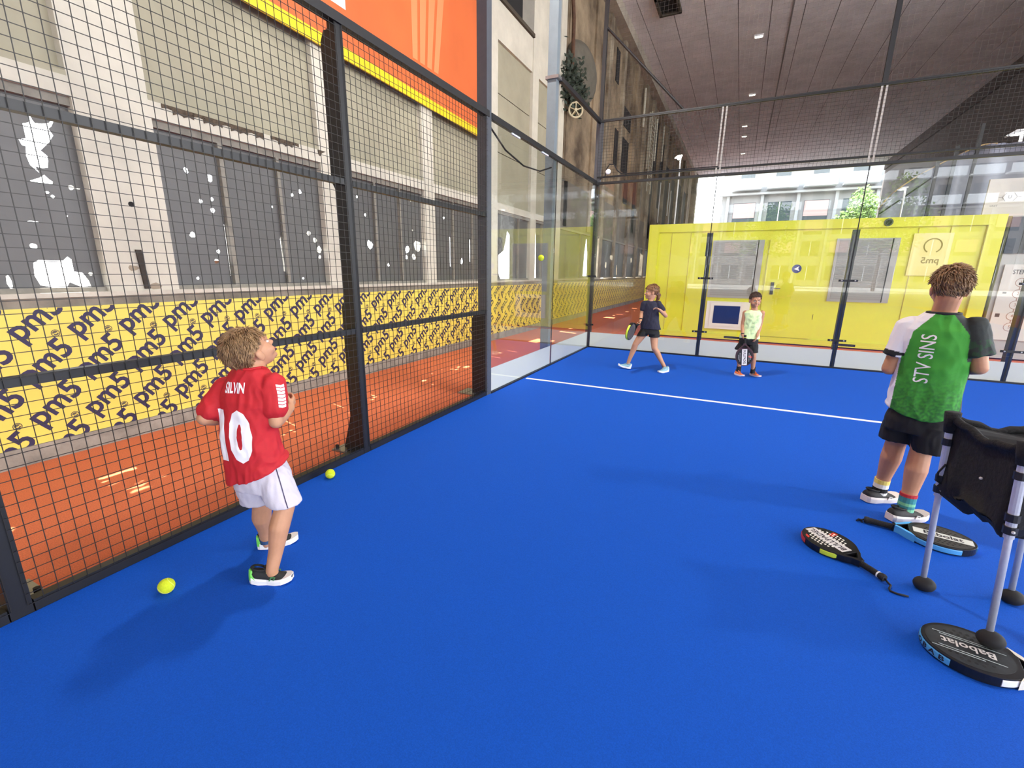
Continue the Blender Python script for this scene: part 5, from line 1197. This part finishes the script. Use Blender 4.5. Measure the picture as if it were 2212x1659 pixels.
for s_ in 'RL':
    a, b = V(J['sh' + s_]), V(J['el' + s_]); cone(mb, a, .046, a + (b - a) * 0.5, .046, 16)
me = remesh(mb, 0.005, 5); wrinkle(me, 0.009, 12, 7.0, 0.6)
place('shirt', me, M('navy_shirt', (34, 34, 52), 0.85, bump=(300, 0.1)), p)
mb = MB(); loft(mb, [((1.414, -1.638, .66), .118, .088), ((1.414, -1.638, .60), .128, .096), ((1.412, -1.640, .56), .126, .096)], LT, FW)
for s_, e in (('R', (1.315, -1.668, 0.525)), ('L', (1.490, -1.640, 0.515))):
    h_ = V(J['hip' + s_]); mb.rings([ring_at(h_, LT * .074, FW * .080), ring_at(e, LT * .074, FW * .080)]); mb.ball(h_, .072)
place('shorts', remesh(mb, 0.005, 4), MATS['black_shorts'], p)
SH3 = dict(upper=M('pale_blue_knit', (140, 180, 192), 0.7, var=(80, 0.2)), sole=MATS['white_sole'], lace=M('slate_lace', (90, 130, 150), 0.7), heel=M('white_heel', (224, 226, 228), 0.6))
foot_shoe(p, (1.190, -1.700, 0.010), (0.998, -1.728, 0.010), SH3, J['anR'], pitch=0.20)
foot_shoe(p, (1.722, -1.585, 0.006), (1.610, -1.755, 0.006), SH3, J['anL'])
part('wrist_band', MB().tube([V(J['wrR']) * .9 + V(J['elR']) * .1, V(J['wrR']) * .78 + V(J['elR']) * .22], .0245, 12), RUBB, p)
yv = GA; xv = V((0.12, -0.2, 1)); xv = (xv - yv * xv.dot(yv)).normalized(); zv = xv.cross(yv)
gp = V(J['wrR']) + V((-0.022, -0.045, -0.055))
racket('padel_racket', 'dark racket with lime rim held by the girl', gp + GA * 0.262, Matrix((xv, yv, zv)).transposed(), sE, 0.95)

# ---------------------------------------------------------------- small child with racket
J = dict(neck=(2.758,-1.308,0.955), chest=(2.766,-1.309,0.820), waist=(2.758,-1.308,0.676), pelvis=(2.740,-1.307,0.515), shR=(2.652,-1.304,0.905), elR=(2.640,-1.324,0.736), wrR=(2.655,-1.400,0.598), shL=(2.862,-1.312,0.915), elL=(2.860,-1.312,0.741), wrL=(2.840,-1.391,0.600),
         hipR=(2.685,-1.305,0.470), knR=(2.660,-1.334,0.305), anR=(2.668,-1.315,0.085), hipL=(2.797,-1.310,0.470), knL=(2.828,-1.345,0.305), anL=(2.852,-1.290,0.090))
p = thing('person', 'small child in a lime vest holding a racket down by the back glass', 'person', (2.76, -1.31, 0))
FW = V((0.05, -0.998, 0)); LT = V((-0.998, -0.05, 0))
HF = frame((0.26, -0.96, -0.12)); HC = V((2.754, -1.318, 1.088)); HS = 0.97
mb = MB(); head_shapes(mb, HC, HF, HS)
chain(mb, [(HC + HF @ V((0, -.02, -.05)), .044), (V(J['neck']) + V((0, 0, 0.02)), .040), (V(J['neck']) + V((0, 0, -.06)), .065)])
loft(mb, [(V(J['neck']) + V((0, 0, -.02)), .08, .05), (V(J['neck']) + V((0, 0, -.06)), .10, .06), (J['chest'], .100, .066), (J['waist'], .095, .066), (J['pelvis'], .105, .075)], LT, FW)
for s_ in 'RL':
    chain(mb, [(J['sh' + s_], .036), (V(J['sh' + s_]) * .5 + V(J['el' + s_]) * .5, .031), (J['el' + s_], .026)]); chain(mb, [(J['el' + s_], .026), (V(J['el' + s_]) * .6 + V(J['wr' + s_]) * .4, .026), (J['wr' + s_], .019)])
    kn, an, hp = V(J['kn' + s_]), V(J['an' + s_]), V(J['hip' + s_])
    chain(mb, [(hp, .058), (hp * .5 + kn * .5, .050), (kn, .039)]); chain(mb, [(kn, .039), (kn * .7 + an * .3 - FW * .010, .039), (kn * .3 + an * .7, .028), (an, .025)])
    cone(mb, an, .024, an + V((0, 0, -.04)), .024)
hand(mb, J['wrR'], (0.28, -0.5, -0.8), (0.6, -0.1, 0.25), -1, 0.9, 0.82)
hand(mb, J['wrL'], (-0.22, -0.25, -0.95), (-0.8, 0.1, 0.2), 1, 0.35, 0.82)
body = place('body', remesh(mb, 0.005, 5), SKIN2, p)
HD = M('dark_brown_hair', (66, 46, 36), 0.65, var=(30, 0.3, 4))
face_parts(p, HC, HF, HS, HD)
hair(p, HC, HF, HS, HD, hairline=0.058, side=-0.012, back=-0.062, vol=0.99, n=900, ln=(0.008, 0.016), lift=0.35, flow=(0, 0.6, -0.4), seed=12)
mb = MB()
loft(mb, [(V(J['neck']) + V((0, 0, -.008)), .058, .050), (V(J['neck']) + V((0, 0, -.022)), .095, .058), (V(J['neck']) + V((0, 0, -.05)), .122, .066), (V(J['neck']) + V((0, 0, -.09)), .112, .072), (J['chest'], .112, .078), (J['waist'], .114, .082), ((2.750, -1.308, .60), .124, .092), ((2.752, -1.308, .552), .130, .098)], LT, FW)
me = remesh(mb, 0.005, 5); wrinkle(me, 0.009, 12, 4.0, 0.6)
vest = place('vest', me, M('lime_vest', (214, 236, 176), 0.85), p); bv = bvh_of(vest)
FP = M('sage_print', (190, 216, 158), 0.8)
for k, (x, z, L_, ang, w_) in enumerate(((0.03, 0.855, .055, 0.5, .016), (-0.02, 0.84, .05, 2.2, .015), (0.035, 0.81, .06, 0.7, .017), (-0.01, 0.80, .06, 2.6, .018), (0.0, 0.765, .06, 0.5, .018), (-0.04, 0.745, .05, 2.5, .016), (-0.02, 0.715, .065, 0.4, .019), (-0.05, 0.69, .05, 2.4, .016), (-0.03, 0.66, .055, 0.6, .017), (-0.01, 0.625, .045, 0.2, .012))):
    ca, sa = math.cos(ang), math.sin(ang); lf = [(L_ * t, w_ * math.sin(math.pi * t) ** 0.8 * s_) for s_, ts in ((1, (0, .2, .4, .6, .8, 1)), (-1, (.8, .6, .4, .2))) for t in ts]
    decal('leaf_print', [(x + a * ca - b * sa, a * sa + b * ca) for a, b in lf], [tuple(range(len(lf)))], V((2.762, -1.31, z)), (1, 0, 0), (0, 0, 1), (0, 1, 0), bv, FP, vest)
mb = MB(); loft(mb, [((2.745, -1.307, .57), .112, .085), ((2.742, -1.307, .52), .122, .094), ((2.740, -1.307, .47), .120, .092)], LT, FW)
for s_, e in (('R', (2.650, -1.320, 0.385)), ('L', (2.812, -1.325, 0.360))):
    h_ = V(J['hip' + s_]); mb.rings([ring_at(h_, LT * .072, FW * .078), ring_at(e, LT * .074, FW * .078)]); mb.ball(h_, .070)
me = remesh(mb, 0.005, 4); wrinkle(me, 0.007, 14, 6.0, 0.5); place('shorts', me, MATS['black_shorts'], p)
SH4 = dict(upper=M('neon_orange_knit', (250, 128, 68), 0.6, var=(60, 0.1)), sole=M('pale_sole', (226, 216, 220), 0.5), lace=RUBB, collar=M('dark_collar', (60, 40, 40), 0.8))
foot_shoe(p, (2.630, -1.300, 0.006), (2.745, -1.420, 0.006), SH4, J['anR'], height=0.068)
foot_shoe(p, (2.830, -1.235, 0.006), (2.960, -1.340, 0.006), SH4, J['anL'], height=0.068)
for q in 'RL': sock_part(p, V(J['an' + q]) + V((0, 0, -.04)), V(J['an' + q]) + V((0, 0, 0.055)), .031, [MATS['black_sock']])
part('wrist_band', MB().tube([V(J['wrR']) * .92 + V(J['elR']) * .08, V(J['wrR']) * .84 + V(J['elR']) * .16], .0225, 12), RUBB, p)
yv = V((0.09, -0.06, -1)).normalized(); zv = V((0.05, -1, 0)); zv = (zv - yv * zv.dot(yv)).normalized(); xv = yv.cross(zv)
gp = V(J['wrR']) + V((0.038, -0.045, -0.055))
racket('padel_racket', 'round dark racket with a white stripe held by the small child', gp + yv * 0.235, Matrix((xv, yv, zv)).transposed(), sD, 0.90)
